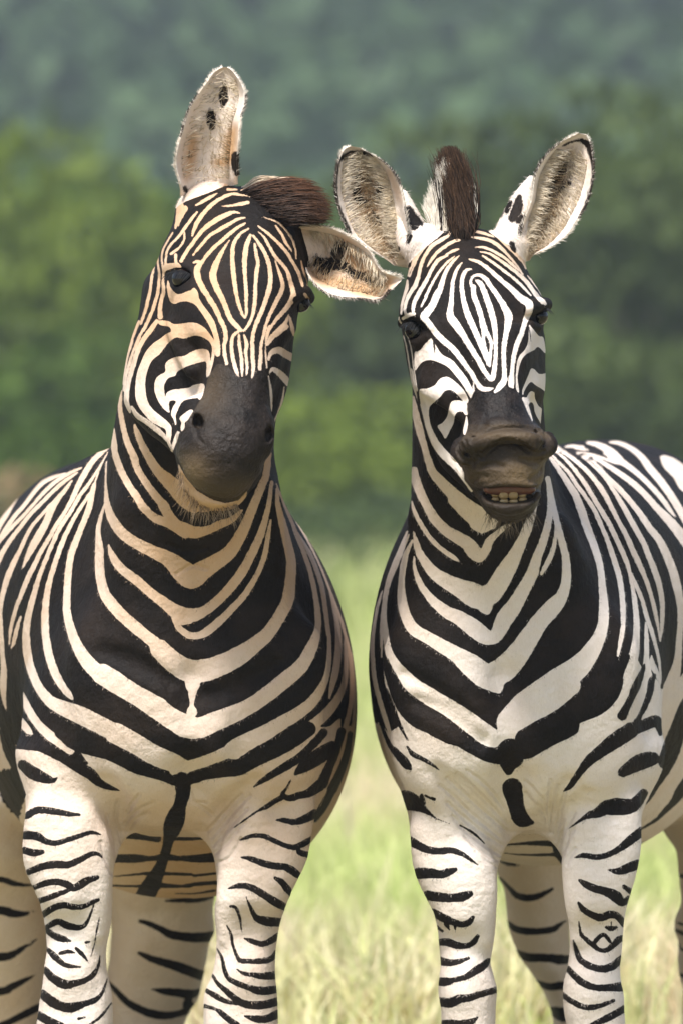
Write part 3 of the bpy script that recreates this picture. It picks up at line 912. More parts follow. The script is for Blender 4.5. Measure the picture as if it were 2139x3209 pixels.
B D c7 : 640,2310,20 692,2298,12
B D c7 : 735,2356,20 820,2290,20 905,2185,12
B D c8 : 1165,420,80 1080,480,60 1000,500,50 920,520,46 870,490,34 900,440,18 935,375,10
B D c8 : 870,510,40 800,550,36 740,590,34 660,630,14 560,700,14 465,768,6
B D c8 : 1130,645,60 1050,690,56 960,715,44 880,700,36 822,700,12
B D c8 : 1100,855,40 1030,895,44 960,920,40 880,900,36 800,865,36 720,830,34 640,825,30 580,840,26 522,862,10
B D c8 : 1070,980,44 1010,960,40 990,920,30
B D c8 : 535,1000,10 600,1010,36 700,1045,46 800,1070,50 890,1080,50 960,1120,56 1005,1155,40
B D c8 : 810,1170,26 860,1200,44 900,1250,50 940,1300,40
B D c8 : 425,1257,8 500,1235,36 580,1235,44 660,1270,50 740,1320,54 820,1370,60 900,1410,50
B D c8 : 575,1325,10 605,1400,24 640,1470,36 670,1500,50 740,1520,66 865,1530,60
B D c8 : 450,1400,20 490,1410,24 520,1480,20 540,1615,6
B D c8 : 560,1658,10 620,1680,36 700,1705,40 770,1680,44 835,1640,50
B D c8 : 418,1555,8 450,1620,18 470,1720,22 500,1800,24 530,1840,34 620,1845,36 720,1840,44 780,1820,40 815,1770,30
B D c8 : 340,1745,10 380,1820,22 400,1920,30 440,1990,36 520,2030,40 600,2060,44 700,2085,60 830,2070,54
B D c8 : 498,1908,8 550,1940,26 630,1955,36 720,1965,50 820,1955,60
B D c8 : 300,1955,20 350,2030,30 420,2090,40 500,2160,50 580,2195,54 700,2200,60 830,2170,60
B D c8 : 240,2075,30 320,2120,40 400,2165,34 495,2190,20
B D c8 : 225,2205,30 320,2230,24 380,2270,40 440,2320,44 500,2360,44
B D c8 : 565,2290,16 650,2310,50 740,2310,56 835,2270,60
B C c8 : 270,780,12 330,720,14 400,640,14 470,560,14 540,490,10
B C c8 : 300,830,12 380,740,14 450,660,14 520,580,14 600,500,10
B C c8 : 310,900,12 400,800,14 500,690,14 580,610,10
B C c8 : 320,970,12 420,880,14 500,780,12 560,720,8
B C c8 : 335,1050,12 430,1010,14 500,920,12 530,850,8
B C c8 : 180,560,10 230,600,12 300,660,10
B C c8 : 120,470,10 150,550,12 240,560,10
B C c7 : 1010,740,12 1070,660,14 1150,600,12 1250,560,10
B C c7 : 1030,800,12 1100,700,14 1200,640,12
B C c7 : 1000,900,12 960,780,14 940,650,12 960,540,10
B C c7 : 950,1030,12 920,900,14 890,780,12 870,660,10
B C c7 : 1040,640,12 1080,560,14 1130,500,10
B C c7 : 910,1130,10 850,1000,14 820,880,10
B C c5 : 420,380,12 520,420,20 640,400,14
B C c5 : 470,550,12 560,500,16 640,520,12
'''
EARS_LEFT = '''
E D e1 : 800,330,30 790,430,80 790,500,90 780,560,50 780,630,30
E D e1 : 630,650,50 635,760,90 650,860,60
E D e1 : 1072,480,26 1062,600,30 1015,720,24
E D e1 : 450,460,14 355,620,24 295,790,24 255,970,18
E D e1 : 930,1200,70 935,1320,80 950,1430,50
E D e1 : 380,1150,20 375,1230,30
E D e1 : 310,1600,40 330,1640,40
E T e1 : 420,950,120 400,1100,180 380,1300,180 340,1500,100
E T e1 : 930,850,120 880,1000,200 850,1250,200 700,1300,160
E D e2 : 745,760,90 720,850,110 720,930,110
E D e2 : 800,770,60 830,790,40
E D e2 : 490,860,16 520,960,60
E D e2 : 600,900,20 610,970,60
E D e2 : 540,930,50 620,960,80 720,980,90 830,1000,70
E D e2 : 900,1100,50 1000,1110,60 1120,1180,50
E D e2 : 480,900,40 520,1000,70 600,1040,80
E T e2 : 700,950,260 900,950,240 1100,1100,200
E T e2 : 640,700,120 800,720,120 950,850,120
E D e2 : 850,1040,60 930,1080,60 1000,1060,40
E D e2 : 1150,1180,30 1210,1190,30
E D e2 : 440,1150,12 540,1255,18 640,1312,24 780,1345,24 1000,1352,24 1100,1368,24 1220,1345,34 1290,1270,50
E T e2 : 430,1000,140 550,1120,200 800,1180,200 1100,1260,200 1300,1150,150
E T e2 : 420,800,100 500,850,160
'''
COAT_RIGHT = '''
BR PW c11 : -200,-60 160,-100 220,0 300,-60 430,-100 560,10 700,80 850,110 1000,170 1180,200 1350,140 1553,60 1640,-60 2700,-60 2700,2700 -200,2700
BR PW c10 : 430,2140 560,2080 660,2010 760,1920 830,1700 880,1600 940,1700 960,1600 985,1700 1048,1790 1055,1850 1090,1900 1208,1700 1300,1700 1300,2500 430,2500
BR PW c9 : 230,2020 250,1960 300,1880 340,1930 420,1920 600,1990 800,2050 1000,2110 1100,2120 1100,2300 230,2300
G PW c11 : -1000,-100 4000,-100 4000,2700 -1000,2700
H QW c3 : 255,1190 300,1168 345,1110 385,1070 415,1100 440,1150 480,1205 560,1250 622,1320 682,1400 724,1480 746,1545 724,1572 690,1525 650,1455 600,1390 530,1310 450,1268 380,1250 320,1265 280,1310 258,1332
H QW c4 : 218,185 280,176 340,150 368,113 400,88 450,83 500,115 560,170 602,230 617,287 590,297 560,265 520,220 470,188 420,200 390,240 340,285 300,325 292,390 300,450 270,425 240,350 220,270
H QW c4 : 363,485 400,460 440,410 460,330 480,283 530,273 580,288 617,330 614,387 590,392 570,365 530,368 505,400 495,460 470,510 445,560 425,588 400,545
H QW c4 : 598,395 610,430 610,490 600,540 588,556 574,545 576,500 590,440
H QW c3 : 1190,965 1215,985 1270,1050 1305,1060 1320,1120 1325,1195 1290,1160 1260,1143 1230,1170 1170,1200 1130,1250 1105,1330 1097,1400 1110,1515 1085,1485 1083,1400 1090,1300 1110,1220 1160,1160 1185,1090
H QW c4 : 1058,190 1080,130 1110,60 1130,13 1160,23 1200,58 1290,53 1290,150 1262,212 1220,182 1170,152 1130,123 1100,150 1070,205 1062,245
H QW c4 : 1053,250 1090,250 1110,215 1130,198 1157,213 1162,260 1190,320 1218,350 1218,470 1190,430 1160,370 1150,310 1130,288 1110,310 1125,370 1142,435 1130,448 1108,400 1083,330
H W c3 : 755,598,10 790,620,50 820,680,54 850,760,56 880,850,60 905,950,56 915,1050,46 918,1150,36 915,1250,40 905,1340,50 890,1400,50 860,1390,46 820,1330,50 770,1240,54 720,1160,56 660,1060,60 600,970,80 550,900,80 545,840,60 555,770,46 560,690,40 570,600,34 600,510,30 642,452,12
H W c3 : 740,675,26 720,640,30 715,600,24 740,560,24 790,555,34 840,590,44 880,650,46 930,720,50 980,800,60 1020,880,80 1020,950,70 1000,1050,50 985,1150,44 985,1250,44 990,1350,46 985,1420,60 950,1470,60 912,1512,24
H W c3 : 735,650,50 740,720,50 770,800,50 800,900,50 820,960,46 858,1050,34 882,1110,34 880,1165,24
H W c3 : 800,930,44 812,1010,30 822,1100,30 840,1180,30 862,1230,40
H W c3 : 722,503,12 680,515,34 650,560,40 640,620,40 645,700,44 660,780,50 690,880,60 730,970,60 770,1060,56 810,1150,56 840,1220,56 860,1275,44 868,1302,18
H W c3 : 880,1160,22 875,1240,24 868,1290,24
H W c3 : 700,425,16 760,440,30 830,480,36 900,540,42 980,610,46 1050,670,56 1120,740,70 1190,790,80 1190,850,70 1160,930,50 1130,1030,50 1090,1130,50 1065,1230,44 1055,1330,40 1045,1420,60 1045,1470,50
H W c3 : 810,395,12 880,440,26 960,500,28 1040,560,28 1100,610,28 1150,660,26 1205,720,14
H W c3 : 750,325,12 830,330,24 920,370,28 1000,420,26 1080,490,22 1140,545,14
H W c3 : 790,362,12 870,380,26 950,430,30 1030,490,32 1110,550,36 1180,620,40 1230,690,44 1270,740,40 1300,770,50 1325,790,30
H W c3 : 700,240,8 780,250,28 870,270,34 950,320,36 1010,380,28 1080,460,20 1130,530,12
H W c3 : 705,90,20 720,150,30 740,190,30 800,205,30 860,225,24 900,240,14
H W c3 : 850,150,60 920,200,70 980,260,70 1050,330,70 1100,390,50 1150,450,40 1165,500,20
H W c3 : 1090,200,120 1120,300,110 1150,400,60
H W c3 : 1180,560,12 1230,620,20 1270,670,20 1298,722,16
H W c3 : 620,265,24 570,280,34 500,320,34 440,370,34 390,430,28 358,485,10
H W c3 : 612,340,18 560,360,26 508,387,10
H W c3 : 522,394,20 450,430,34 400,500,36 360,580,36 320,650,40 280,720,44 250,790,40 240,850,30
H W c3 : 580,400,12 520,450,24 460,520,24 410,600,26 370,680,28 340,750,26 308,815,14
H W c3 : 616,398,12 570,440,30 520,510,36 490,580,46 465,660,56 430,730,70 400,800,70 350,870,80 330,900,70 380,960,60 430,1030,60 490,1090,60 560,1150,60 620,1220,56 670,1290,50 720,1360,46 760,1430,46 800,1480,50 850,1490,40 897,1480,12
H W c3 : 735,1430,14 738,1500,22 745,1520,14
H W c3 : 540,100,40 540,215,24 480,260,40 400,310,40 350,380,36 310,460,36 290,550,36 265,630,44 220,700,40 190,760,34 175,830,30 180,870,24
H W c3 : 440,150,60 420,200,50 380,250,50 330,310,60 290,370,50 250,440,40 220,500,24 200,560,16
H W c3 : 330,190,100 290,270,100 240,330,100 160,450,100 150,560,60
H W c3 : 285,400,14 250,480,16 213,565,16
H W c3 : 195,600,20 190,660,36 165,740,30 150,810,24 145,870,20
H W c3 : 130,790,10 112,850,18 125,910,16 150,960,14
H W c3 : 160,910,30 200,885,40 250,870,30
H W c3 : 165,1050,10 190,1150,12 210,1280,14 230,1400,20 245,1500,30
H W c3 : 200,1050,8 230,1180,10 245,1300,12 260,1400,14 275,1500,16
H W c4 : 250,310,70 260,360,60 270,420,50 300,520,60 350,630,80 420,720,90 490,790,80 540,850,60 590,920,60 645,1015,26
H W c4 : 150,20,20 170,120,24 185,230,24 195,330,20 215,420,16
H W c4 : 1248,320,8 1235,420,20 1225,495,24
H W c4 : 555,830,20 575,880,20
H D c3 : 170,960,50 220,975,100 270,1010,150 320,1030,110 370,1050,50 340,1080,50
H D c3 : 260,1080,90 270,1120,60 275,1180,8
H D c3 : 1240,900,70 1275,890,110 1270,960,60 1285,1040,30
H D c3 : 402,1050,10 415,1130,14 420,1190,6
H D c3 : 1190,980,8 1200,1040,8 1206,1100,5
H D c3 : 790,170,16 850,200,16 905,215,10
H D c3 : 1045,300,50 1075,350,40
H D c3 : 205,420,40 215,480,20
H PS c4 : 665,190 740,200 800,205 830,220 880,190 930,150 1000,185 1050,250 1090,350 1140,450 1215,500 1290,570 1325,640 1300,720 1245,780 1250,900 1220,1000 1200,1100 1160,1200 1050,1285 900,1285 800,1240 735,1180 690,1090 640,1000 580,920 580,850 525,770 500,680 545,600 595,550 615,480 612,380 605,300 640,250
H C c4 : 640,610,20 700,570,18 800,530,16 900,505,14 1000,500,14 1120,510,16 1190,545,20
H C c4 : 730,740,30 780,680,36 830,640,34 900,605,26 970,600,26 1040,630,30 1110,680,34 1180,700,26 1230,690,16
H C c4 : 1200,520,24 1210,580,40 1200,640,30 1180,680,16
H C c4 : 590,600,20 600,680,34 640,730,24 720,740,20
H C c4 : 530,700,12 580,760,18 680,760,18
B W c4 : 160,250,30 175,330,50 200,450,60 230,560,60 265,680,50 290,770,60 330,870,70 430,980,90 530,1080,110 640,1170,130 720,1220,130 800,1270,120
B W c9 : 700,160,90 780,230,110 860,300,120 915,360,100 1000,330,60
B W c9 : 870,340,100 912,390,50
B W c9 : 400,-60,60 410,0,70 450,110,66 500,210,66 560,310,74 640,390,80 720,440,90 800,490,100 860,560,110 900,600,60 940,540,70 970,470,60 1020,420,44 1080,370,36 1145,330,12
B W c9 : 385,170,8 400,240,24 450,340,34 500,420,34 560,490,30 630,550,30 690,590,36 742,628,10
B W c9 : 395,400,8 415,480,40 440,560,56 490,640,70 560,720,90 650,780,110 750,830,140 850,880,180 920,920,150 940,970,100 950,1010,36
B W c9 : 920,900,170 1000,850,150 1080,720,140 1150,600,110 1210,480,80 1260,360,70 1300,230,50 1330,100,40
B W c9 : 400,590,8 405,680,24 440,780,44 490,860,54 560,940,70 650,1010,90 750,1060,110 850,1130,130 930,1190,120 1000,1210,80 1040,1150,110 1090,1050,130 1150,970,120 1220,850,100 1290,720,90 1330,590,70 1380,460,60 1420,300,50 1425,200,36 1415,100,20 1405,50,8
B W c9 : 1472,325,8 1465,450,24 1445,550,36 1410,630,40 1362,720,20
B W c9 : 390,465,12 340,570,40 315,690,46 305,800,50 310,920,70 340,1040,80 400,1140,90 500,1200,90 600,1260,100 720,1330,120 840,1420,170 930,1490,180 1000,1530,160 1035,1600,50
B W c9 : 960,1500,180 1080,1440,190 1180,1330,170 1270,1200,150 1350,1080,130 1440,980,130 1520,880,90 1550,750,70 1545,600,60 1510,450,50 1470,290,44 1440,150,40 1410,0,40
BR W c9 : 360,425,12 310,540,26 270,640,30 230,730,30 200,830,26 185,930,24 180,1030,24 185,1150,40 200,1270,50 235,1370,70 300,1470,100 400,1570,120 520,1650,130 640,1720,130 760,1800,140 880,1890,150 980,1960,150 1080,2000,110
BR W c9 : 1080,1960,150 1150,1900,220 1250,1790,230 1380,1700,230 1500,1640,200 1568,1560,180
BR W c10 : 0,2050,240 100,1950,260 220,1850,240 350,1750,220 480,1650,180 580,1520,130 640,1380,90 650,1230,76 640,1100,60 625,960,54 590,830,60 540,700,64 500,580,66 455,460,60 400,370,50 340,280,40 290,210,30 262,172,10
BR W c9 : 350,400,12 300,520,24 250,640,24 210,740,20 180,850,16 170,960,24 160,1100,34 155,1240,20 155,1350,8
BR W c9 : 160,850,8 130,950,20 110,1050,20 95,1150,24 85,1270,30 90,1380,30 100,1500,34 125,1620,36 160,1740,36 195,1850,34 225,1950,24 250,2015,14
BR W c9 : 175,1440,8 195,1560,20 230,1660,34 285,1770,46 340,1870,66 400,1940,80 480,1990,90
BR W c10 : 278,160,8 330,220,20 400,290,26 460,380,30 520,460,30 580,550,36 630,660,36 680,780,40 720,900,44 755,1010,46 775,1130,44 785,1250,44 785,1370,36 770,1470,36 748,1580,14
BR W c10 : 288,125,10 380,200,22 450,280,28 510,360,34 560,440,36 620,540,40 680,640,40 730,740,40 780,850,40 820,950,36 840,1040,24 860,1150,36 875,1260,44 880,1370,50 875,1480,60 860,1580,80 830,1690,90 790,1790,80 740,1900,90 650,2000,110 560,2070,120 440,2130,120 320,2200,130 200,2270,140 80,2330,130
BR W c10 : 295,95,12 370,150,26 450,210,30 530,280,36 590,350,36 640,420,44 690,510,40 740,610,36 800,720,40 850,830,44 900,940,44 940,1030,36 980,1150,30 1010,1270,30 1030,1370,20 1045,1475,10
BR W c10 : 840,1000,18 880,1090,30 920,1190,30 950,1300,36 990,1420,30 1020,1530,24 1040,1630,20 1050,1780,12
BR W c10 : 945,1350,14 950,1450,36 950,1560,40 945,1650,50 930,1760,50 890,1870,66 830,1960,70 760,2020,80
B W c10 : 985,1580,8 990,1640,50 1020,1700,40 1048,1780,12
BR W c10 : 440,140,6 510,190,14 580,250,18 650,320,24 720,420,30 780,520,40 830,610,44 880,700,44 930,790,44 970,890,46 1010,990,50 1040,1090,46 1060,1200,40 1060,1310,34 1055,1400,24 1045,1475,8
BR W c10 : 515,168,10 610,250,20 680,330,34 760,410,44 840,500,44 910,590,50 970,680,54 1040,770,60 1090,870,66 1130,970,70 1160,1080,70 1185,1200,60 1190,1330,50 1180,1460,50 1170,1600,60 1150,1700,90 1120,1800,120 1090,1900,150 1080,2050,150 1070,2200,120 1050,2353,80
BR W c10 : 535,158,8 620,210,24 700,260,40 790,320,46 880,390,50 960,470,50 1030,550,56 1100,620,70 1160,690,80 1208,750,90 1260,830,90
BR W c10 : 530,82,16 600,95,40 670,130,60 720,180,90 780,220,50 850,270,44 920,330,40 990,400,40 1060,480,40 1110,550,30 1152,605,10
BR W c10 : 640,155,8 700,180,20
BR W c10 : 690,78,14 770,90,30 850,130,40 920,190,50 970,260,60 1030,330,60 1090,410,60 1150,500,60 1208,600,60 1260,690,60
BR W c10 : 1060,185,30 1110,230,110 1180,290,130 1230,370,140
BR W c10 : 380,112,10 430,108,20 510,115,18
BR W c10 : 440,122,8 510,130,16 542,136,6
BR W c10 : 480,150,6 560,165,14 640,190,16 700,215,14 742,236,5
B W c10 : 1000,1840,30 985,1900,90 950,1970,110 920,2050,60 888,2062,14
B D c10 : 780,2000,60 830,1900,44 880,1790,50 920,1690,30 935,1640,10
B D c10 : 860,2090,60 900,2010,30 940,1930,36 972,1840,40 985,1760,40 1008,1715,16
B D c10 : 860,2090,80 930,2070,70 1000,2040,70 1030,2050,60 1046,2130,24
BR D c10 : 1300,1900,160 1208,1960,70 1170,2090,90 1130,2200,100 1090,2320,100
B D c10 : 1055,1480,10 1100,1650,60 1060,1800,20
BR D c9 : 180,1380,50 240,1530,80 310,1680,110 400,1800,110 500,1860,100 620,1910,90 740,1970,90 860,2040,90 980,2090,100 1100,2090,120 1130,2060,100 1250,2060,100 1350,2000,110 1450,1940,120 1568,1870,140
BR D c10 : 100,2170,130 200,2110,130 300,2060,130 400,2000,140 500,1940,170 600,1880,190 690,1800,150 740,1700,90 800,1590,60
BR D c9 : 190,1600,26 240,1750,40 300,1880,24 352,1975,10
BR D c9 : 100,1700,10 150,1850,20 210,2000,30 290,2120,36
B D c11 : 1120,170,90 1210,120,140 1250,200,110 1200,220,130 1195,300,60
B D c11 : 1225,440,140 1245,530,120 1265,610,110 1300,690,110 1385,718,30
B D c12 : 1100,-30,110 980,50,110 870,130,90 760,220,70 680,320,50 610,420,40 556,465,8
B D c12 : 1035,310,70 1150,240,110 1230,210,110 1280,200,90
R D c12 : 1475,-20,130 1440,130,120 1370,270,120 1290,400,100 1220,520,80 1150,600,50
R D c12 : 1700,240,120 1525,440,100 1450,550,60 1380,620,44 1300,700,30 1150,790,14
R D c12 : 1525,700,10 1400,790,10 1150,910,14
R D c11 : 1150,785,40 1200,785,40 1300,790,50 1400,775,60 1500,770,70 1560,790,60
R D c11 : 1150,900,14 1300,890,24 1420,885,40 1560,890,50
R D c11 : 1150,965,8 1300,980,14 1560,980,30
R D c12 : 420,740,50 440,780,50 480,880,60 510,980,50 560,1040,60
B D c11 : 355,520,110 380,540,130 430,560,110 490,600,60 560,650,22 605,688,8
B D c11 : 490,500,30 500,560,40
B D c11 : 520,500,16 590,530,24
B D c11 : 620,690,6 712,728,6
B D c11 : 270,120,30 330,200,60 370,250,60 402,288,16
B D c11 : 370,100,12 420,165,36 500,205,30 570,245,24 634,294,8
B D c11 : 395,865,60 480,915,56 560,945,50 640,950,48 730,945,44 810,970,36 880,1015,24 948,1064,8
B D c11 : 470,1130,80 560,1130,70 640,1140,60 710,1120,54 768,1098,26
B D c11 : 540,1310,70 640,1325,66 740,1330,60 820,1320,66 882,1298,46
B D c11 : 585,1445,50 660,1490,60 730,1520,50 810,1545,44 870,1530,44 906,1488,26
B D c11 : 615,1565,24 662,1602,16
B D c11 : 690,1540,40 715,1590,10
B D c11 : 760,1540,30 762,1595,6
B D c11 : 625,1690,46 700,1690,56 780,1715,50 850,1720,40 910,1690,40 946,1638,26
B D c11 : 635,1840,60 710,1855,50 780,1850,40 872,1820,22
B D c11 : 635,2010,60 690,2010,60 760,1995,36 850,1970,44 930,1920,56 990,1880,56 1032,1838,36
B D c11 : 630,2170,60 720,2180,70 800,2150,60 880,2140,50 970,2110,46 1110,2072,46
B D c11 : 640,2340,30 720,2340,40 800,2350,50 880,2340,50 947,2298,10
B D c11 : 800,740,10 880,785,16 930,820,18 1000,890,6
G D c11 : 1090,1010,36 1130,1020,36 1200,1045,44 1285,1070,10
G D c11 : 1120,1160,14 1200,1250,30 1260,1310,44 1340,1330,50 1420,1320,44 1490,1290,36 1553,1255,20
G D c11 : 1170,1520,30 1250,1580,46 1340,1600,50 1450,1600,46 1553,1585,44 1607,1550,30 1660,1515,12
G D c11 : 1260,1765,30 1340,1810,60 1450,1815,60 1553,1820,60 1600,1830,70 1690,1830,60
G D c11 : 1420,2010,30 1517,2050,50 1640,2040,60 1700,2040,50
G D c11 : 1520,2230,30 1587,2260,80 1650,2280,100 1760,2260,60
G D c12 : 1440,1490,10 1500,1540,20 1600,1580,24
G D c12 : 1450,1585,20 1520,1620,30 1620,1640,20
G D c12 : 1480,1690,14 1525,1760,20 1620,1780,24
G D c12 : 1480,1940,20 1540,1965,34 1640,1960,40
G D c12 : 1500,1150,30 1620,1170,40 1800,1150,40
B D c12 : 1205,480,60 1130,570,90 1060,590,110 980,590,120 900,600,100 830,640,70 760,660,46 700,695,24 598,766,8
B D c12 : 1190,790,70 1110,850,66 1050,900,56 970,955,44 900,985,40 820,1000,40 720,985,36 648,1002,12
B D c12 : 1155,1060,70 1070,1090,66 1000,1115,50 916,1103,10
B D c12 : 683,1188,20 740,1225,50 820,1260,56 900,1280,60 980,1320,80 1030,1370,50 1085,1335,40
B D c12 : 1045,1240,30 1095,1275,40
B D c12 : 674,1368,14 710,1420,40 770,1460,46 850,1490,56 930,1465,56 990,1480,50 1045,1540,50
B D c12 : 905,1570,24 940,1580,36 982,1568,20
B D c12 : 940,1525,8 940,1560,8
B D c12 : 678,1525,10 695,1620,24 740,1670,30 800,1720,36 840,1750,30 900,1755,36 950,1720,40 1000,1670,50 1035,1655,40
B D c12 : 800,1700,30 840,1650,30 880,1630,30 920,1670,24 940,1700,18
B D c12 : 633,1675,14 660,1760,34 690,1830,44 760,1880,46 850,1905,50 940,1890,56 1035,1815,50
B D c12 : 580,1895,40 640,1960,46 710,2020,50 800,2055,46 900,2060,50 1040,2050,70
B D c12 : 545,2115,40 620,2170,40 700,2210,40 780,2220,40 870,2200,34 957,2164,24
B D c12 : 785,2356,24 880,2320,50 960,2280,50 1055,2225,50
B C c11 : 640,420,10 760,520,16 880,640,18 1000,740,16 1120,840,10
B C c11 : 700,360,10 820,470,16 960,600,18 1080,700,16 1170,780,10
B C c11 : 780,320,10 900,430,16 1030,560,18 1120,660,12 1180,730,10
B C c11 : 700,560,10 820,670,16 940,770,18 1060,850,16 1140,900,10
B C c11 : 740,670,10 850,790,16 960,870,16 1060,940,14 1130,980,8
B C c11 : 860,300,10 980,390,16 1080,500,14 1150,600,10
B C c11 : 840,830,10 930,920,14 1040,1000,14 1110,1030,8
B C c11 : 930,960,10 1010,1030,12 1090,1080,8
B C c12 : 420,720,10 430,600,16 440,480,14 450,380,8
B C c12 : 460,800,10 470,650,16 490,520,14 510,420,8
B C c12 : 490,860,10 510,720,16 540,580,14 570,460,8
B C c12 : 510,930,10 540,820,16 590,740,12 640,640,8
B C c12 : 540,1000,10 570,920,14 600,840,12 640,770,8
B C c12 : 580,1060,10 610,980,14 650,930,8
B C c12 : 250,480,10 310,560,14 380,620,12 420,700,8
B C c12 : 240,380,10 310,450,14 390,540,10
'''
EARS_RIGHT = '''
E D e3 : 110,360,34 78,480,40 68,640,40 88,820,38 145,970,40 225,1150,40
E D e3 : 130,340,40 250,272,34 400,282,36 470,315,16
E D e3 : 540,335,8 660,425,14 740,535,22 775,620,16
E D e3 : 330,480,40 300,700,60 340,800,70 420,830,60
E D e3 : 550,740,60 560,650,50
E D e3 : 380,560,40 450,580,30
E D e3 : 480,950,60 540,1080,50 560,1010,30
E D e3 : 410,990,40 430,1010,30
E D e3 : 280,960,24 300,965,24
E D e3 : 700,1310,50 750,1330,50
E D e3 : 870,880,50 900,960,80 930,1030,100 920,1090,50
E D e3 : 960,1000,50 1010,1060,30
E D e3 : 880,1190,50 865,1260,30
E T e3 : 420,480,200 380,700,280 430,900,300 480,1050,260 560,1250,220 700,1400,160
E T e3 : 640,480,90 720,620,90 780,800,80
E D e4 : 1180,205,34 1262,260,54 1298,400,40 1315,500,36 1310,640,32 1278,780,32 1228,920,34 1165,1050,20
E D e4 : 960,225,14 840,325,18 740,445,20 680,555,20 658,615,12
E D e4 : 1180,205,30 1090,220,20 990,265,14
E D e4 : 1000,470,50 970,560,60 880,650,50 830,780,60 900,780,60 1040,680,50
E D e4 : 770,960,40 830,960,50
E D e4 : 810,1070,30 850,1060,30
E D e4 : 720,1190,30 780,1180,30
E D e4 : 650,1280,24 700,1300,30
E D e4 : 505,830,50 480,960,90 430,1060,70
E D e4 : 500,1080,60 530,1040,40
E D e4 : 400,890,50 370,980,40
E D e4 : 300,1030,40 320,1000,30
E D e4 : 525,1150,40 510,1240,24
E D e4 : 425,1340,50 445,1430,40
E T e4 : 960,420,140 900,600,240 850,900,300 750,1150,240 650,1350,200
E T e4 : 1050,330,120
'''
# ------------------------------------------------------------------ coat material
def coat_material():
    m = NT('zebra_coat')
    o = m.obj()
    soft = m.attr('soft')
    fine = m.noise(420, 2, 0.6, m.scaled(o, (1, 1, 0.35)))
    mid = m.noise(90, 3, 0.6, o)
    amp = m.math('MULTIPLY_ADD', soft, 12.0, 4.5)
    jit = m.math('MULTIPLY', m.math('SUBTRACT', fine, 0.5), amp)
    jit2 = m.math('MULTIPLY', m.math('SUBTRACT', mid, 0.5), m.math('MULTIPLY_ADD', soft, 10.0, 5.0))
    s = m.math('ADD', m.math('ADD', m.attr('stripe'), jit), jit2)
    wid = m.math('MULTIPLY_ADD', soft, 3.5, 0.9)
    w = m.math('MULTIPLY_ADD', m.math('DIVIDE', s, wid), 0.5, 0.5, clamp=True)
    big = m.noise(9, 3, 0.6, o)
    tint = m.math('ADD', m.attr('tint'), m.math('MULTIPLY', m.math('SUBTRACT', big, 0.5), 0.5), clamp=True)
    white = m.mix(tint, (0.78, 0.695, 0.615), (0.53, 0.32, 0.165))
    specks = m.ramp(m.noise(160, 2, 0.7, o), 0.66, 0.74)
    white = m.mix(m.math('MULTIPLY', specks, 0.25), white, (0.25, 0.18, 0.12))
    hair = m.ramp(m.noise(500, 2, 0.7, m.scaled(o, (1, 1, 0.2))), 0.3, 0.7)
    white = m.mix(m.math('MULTIPLY', hair, 0.16), white, (0.50, 0.40, 0.28))
    dark = m.mix(m.ramp(big, 0.35, 0.75), (0.006, 0.005, 0.0045), (0.020, 0.0135, 0.0095))
    dark = m.mix(m.math('MULTIPLY', hair, 0.4), dark, (0.022, 0.017, 0.014))
    coat = m.mix(w, dark, white)
    sk = m.mix(m.ramp(m.noise(26, 4, 0.6, o), 0.3, 0.7), (0.006, 0.005, 0.0046), (0.021, 0.0155, 0.0125))
    sk = m.mix(m.attr('ruddy'), sk, (0.12, 0.083, 0.045))
    sk = m.mix(m.math('MULTIPLY', m.ramp(m.noise(330, 2, 0.7, o), 0.6, 0.72), 0.3), sk, (0.12, 0.10, 0.08))
    soot = m.ramp(m.math('ADD', m.attr('sooty'), m.math('MULTIPLY', m.math('SUBTRACT', mid, 0.5), 0.5)), 0.3, 0.7)
    m.l(m.mix(soot, coat, sk), m.bsdf.inputs['Base Color'])
    m.l(m.ramp(soot, 0, 1, 0.62, 0.5), m.bsdf.inputs['Roughness'])
    m.l(m.ramp(soot, 0, 1, 0.10, 0.14), m.bsdf.inputs['Specular IOR Level'])
    crj = m.math('ADD', m.attr('crease'), m.math('MULTIPLY', m.math('SUBTRACT', m.noise(40, 3, .6, o), .5), 9.0))
    cr = m.math('MULTIPLY', m.ramp(crj, -9, 4), -1.0)
    b0 = m.bump(m.noise(13, 4, .6, o), 0.55, 0.018)
    b1 = m.bump(cr, 0.6, 0.006, b0)
    h = m.math('MULTIPLY_ADD', m.noise(45, 4, 0.65, o), m.math('MULTIPLY_ADD', soot, 5.0, 3.0), m.noise(600, 2, 0.7, m.scaled(o, (1, 1, 0.25))))
    m.l(m.bump(h, 0.45, 0.0018, b1), m.bsdf.inputs['Normal'])
    return m.mat
COAT = coat_material()
HAIR = vcol_material('hair', rough=0.6, var=0.25, scale=60, spec=0.2)
FUR = vcol_material('fur', rough=0.65, var=0.1, scale=60, spec=0.1)

def eye_material():
    m = NT('wet_eye')
    m.l(m.mix(m.ramp(m.noise(90, 2, 0.5, m.obj()), 0.3, 0.7), (0.003, 0.0025, 0.0025), (0.009, 0.005, 0.004)), m.bsdf.inputs['Base Color'])
    m.bsdf.inputs['Roughness'].default_value = 0.07
    m.bsdf.inputs['Specular IOR Level'].default_value = 0.5
    return m.mat
EYE = eye_material()
def plain(name, a, b, scale, rough, spec=0.4):
    m = NT(name)
    m.l(m.mix(m.ramp(m.noise(scale, 3, 0.6, m.obj()), 0.3, 0.7), a, b), m.bsdf.inputs['Base Color'])
    m.bsdf.inputs['Roughness'].default_value = rough
    m.bsdf.inputs['Specular IOR Level'].default_value = spec
    return m.mat
TEETH = plain('tooth_enamel', (0.34, 0.215, 0.08), (0.46, 0.33, 0.16), 60, 0.3)
GUM = plain('gum', (0.17, 0.065, 0.04), (0.12, 0.05, 0.03), 70, 0.3)

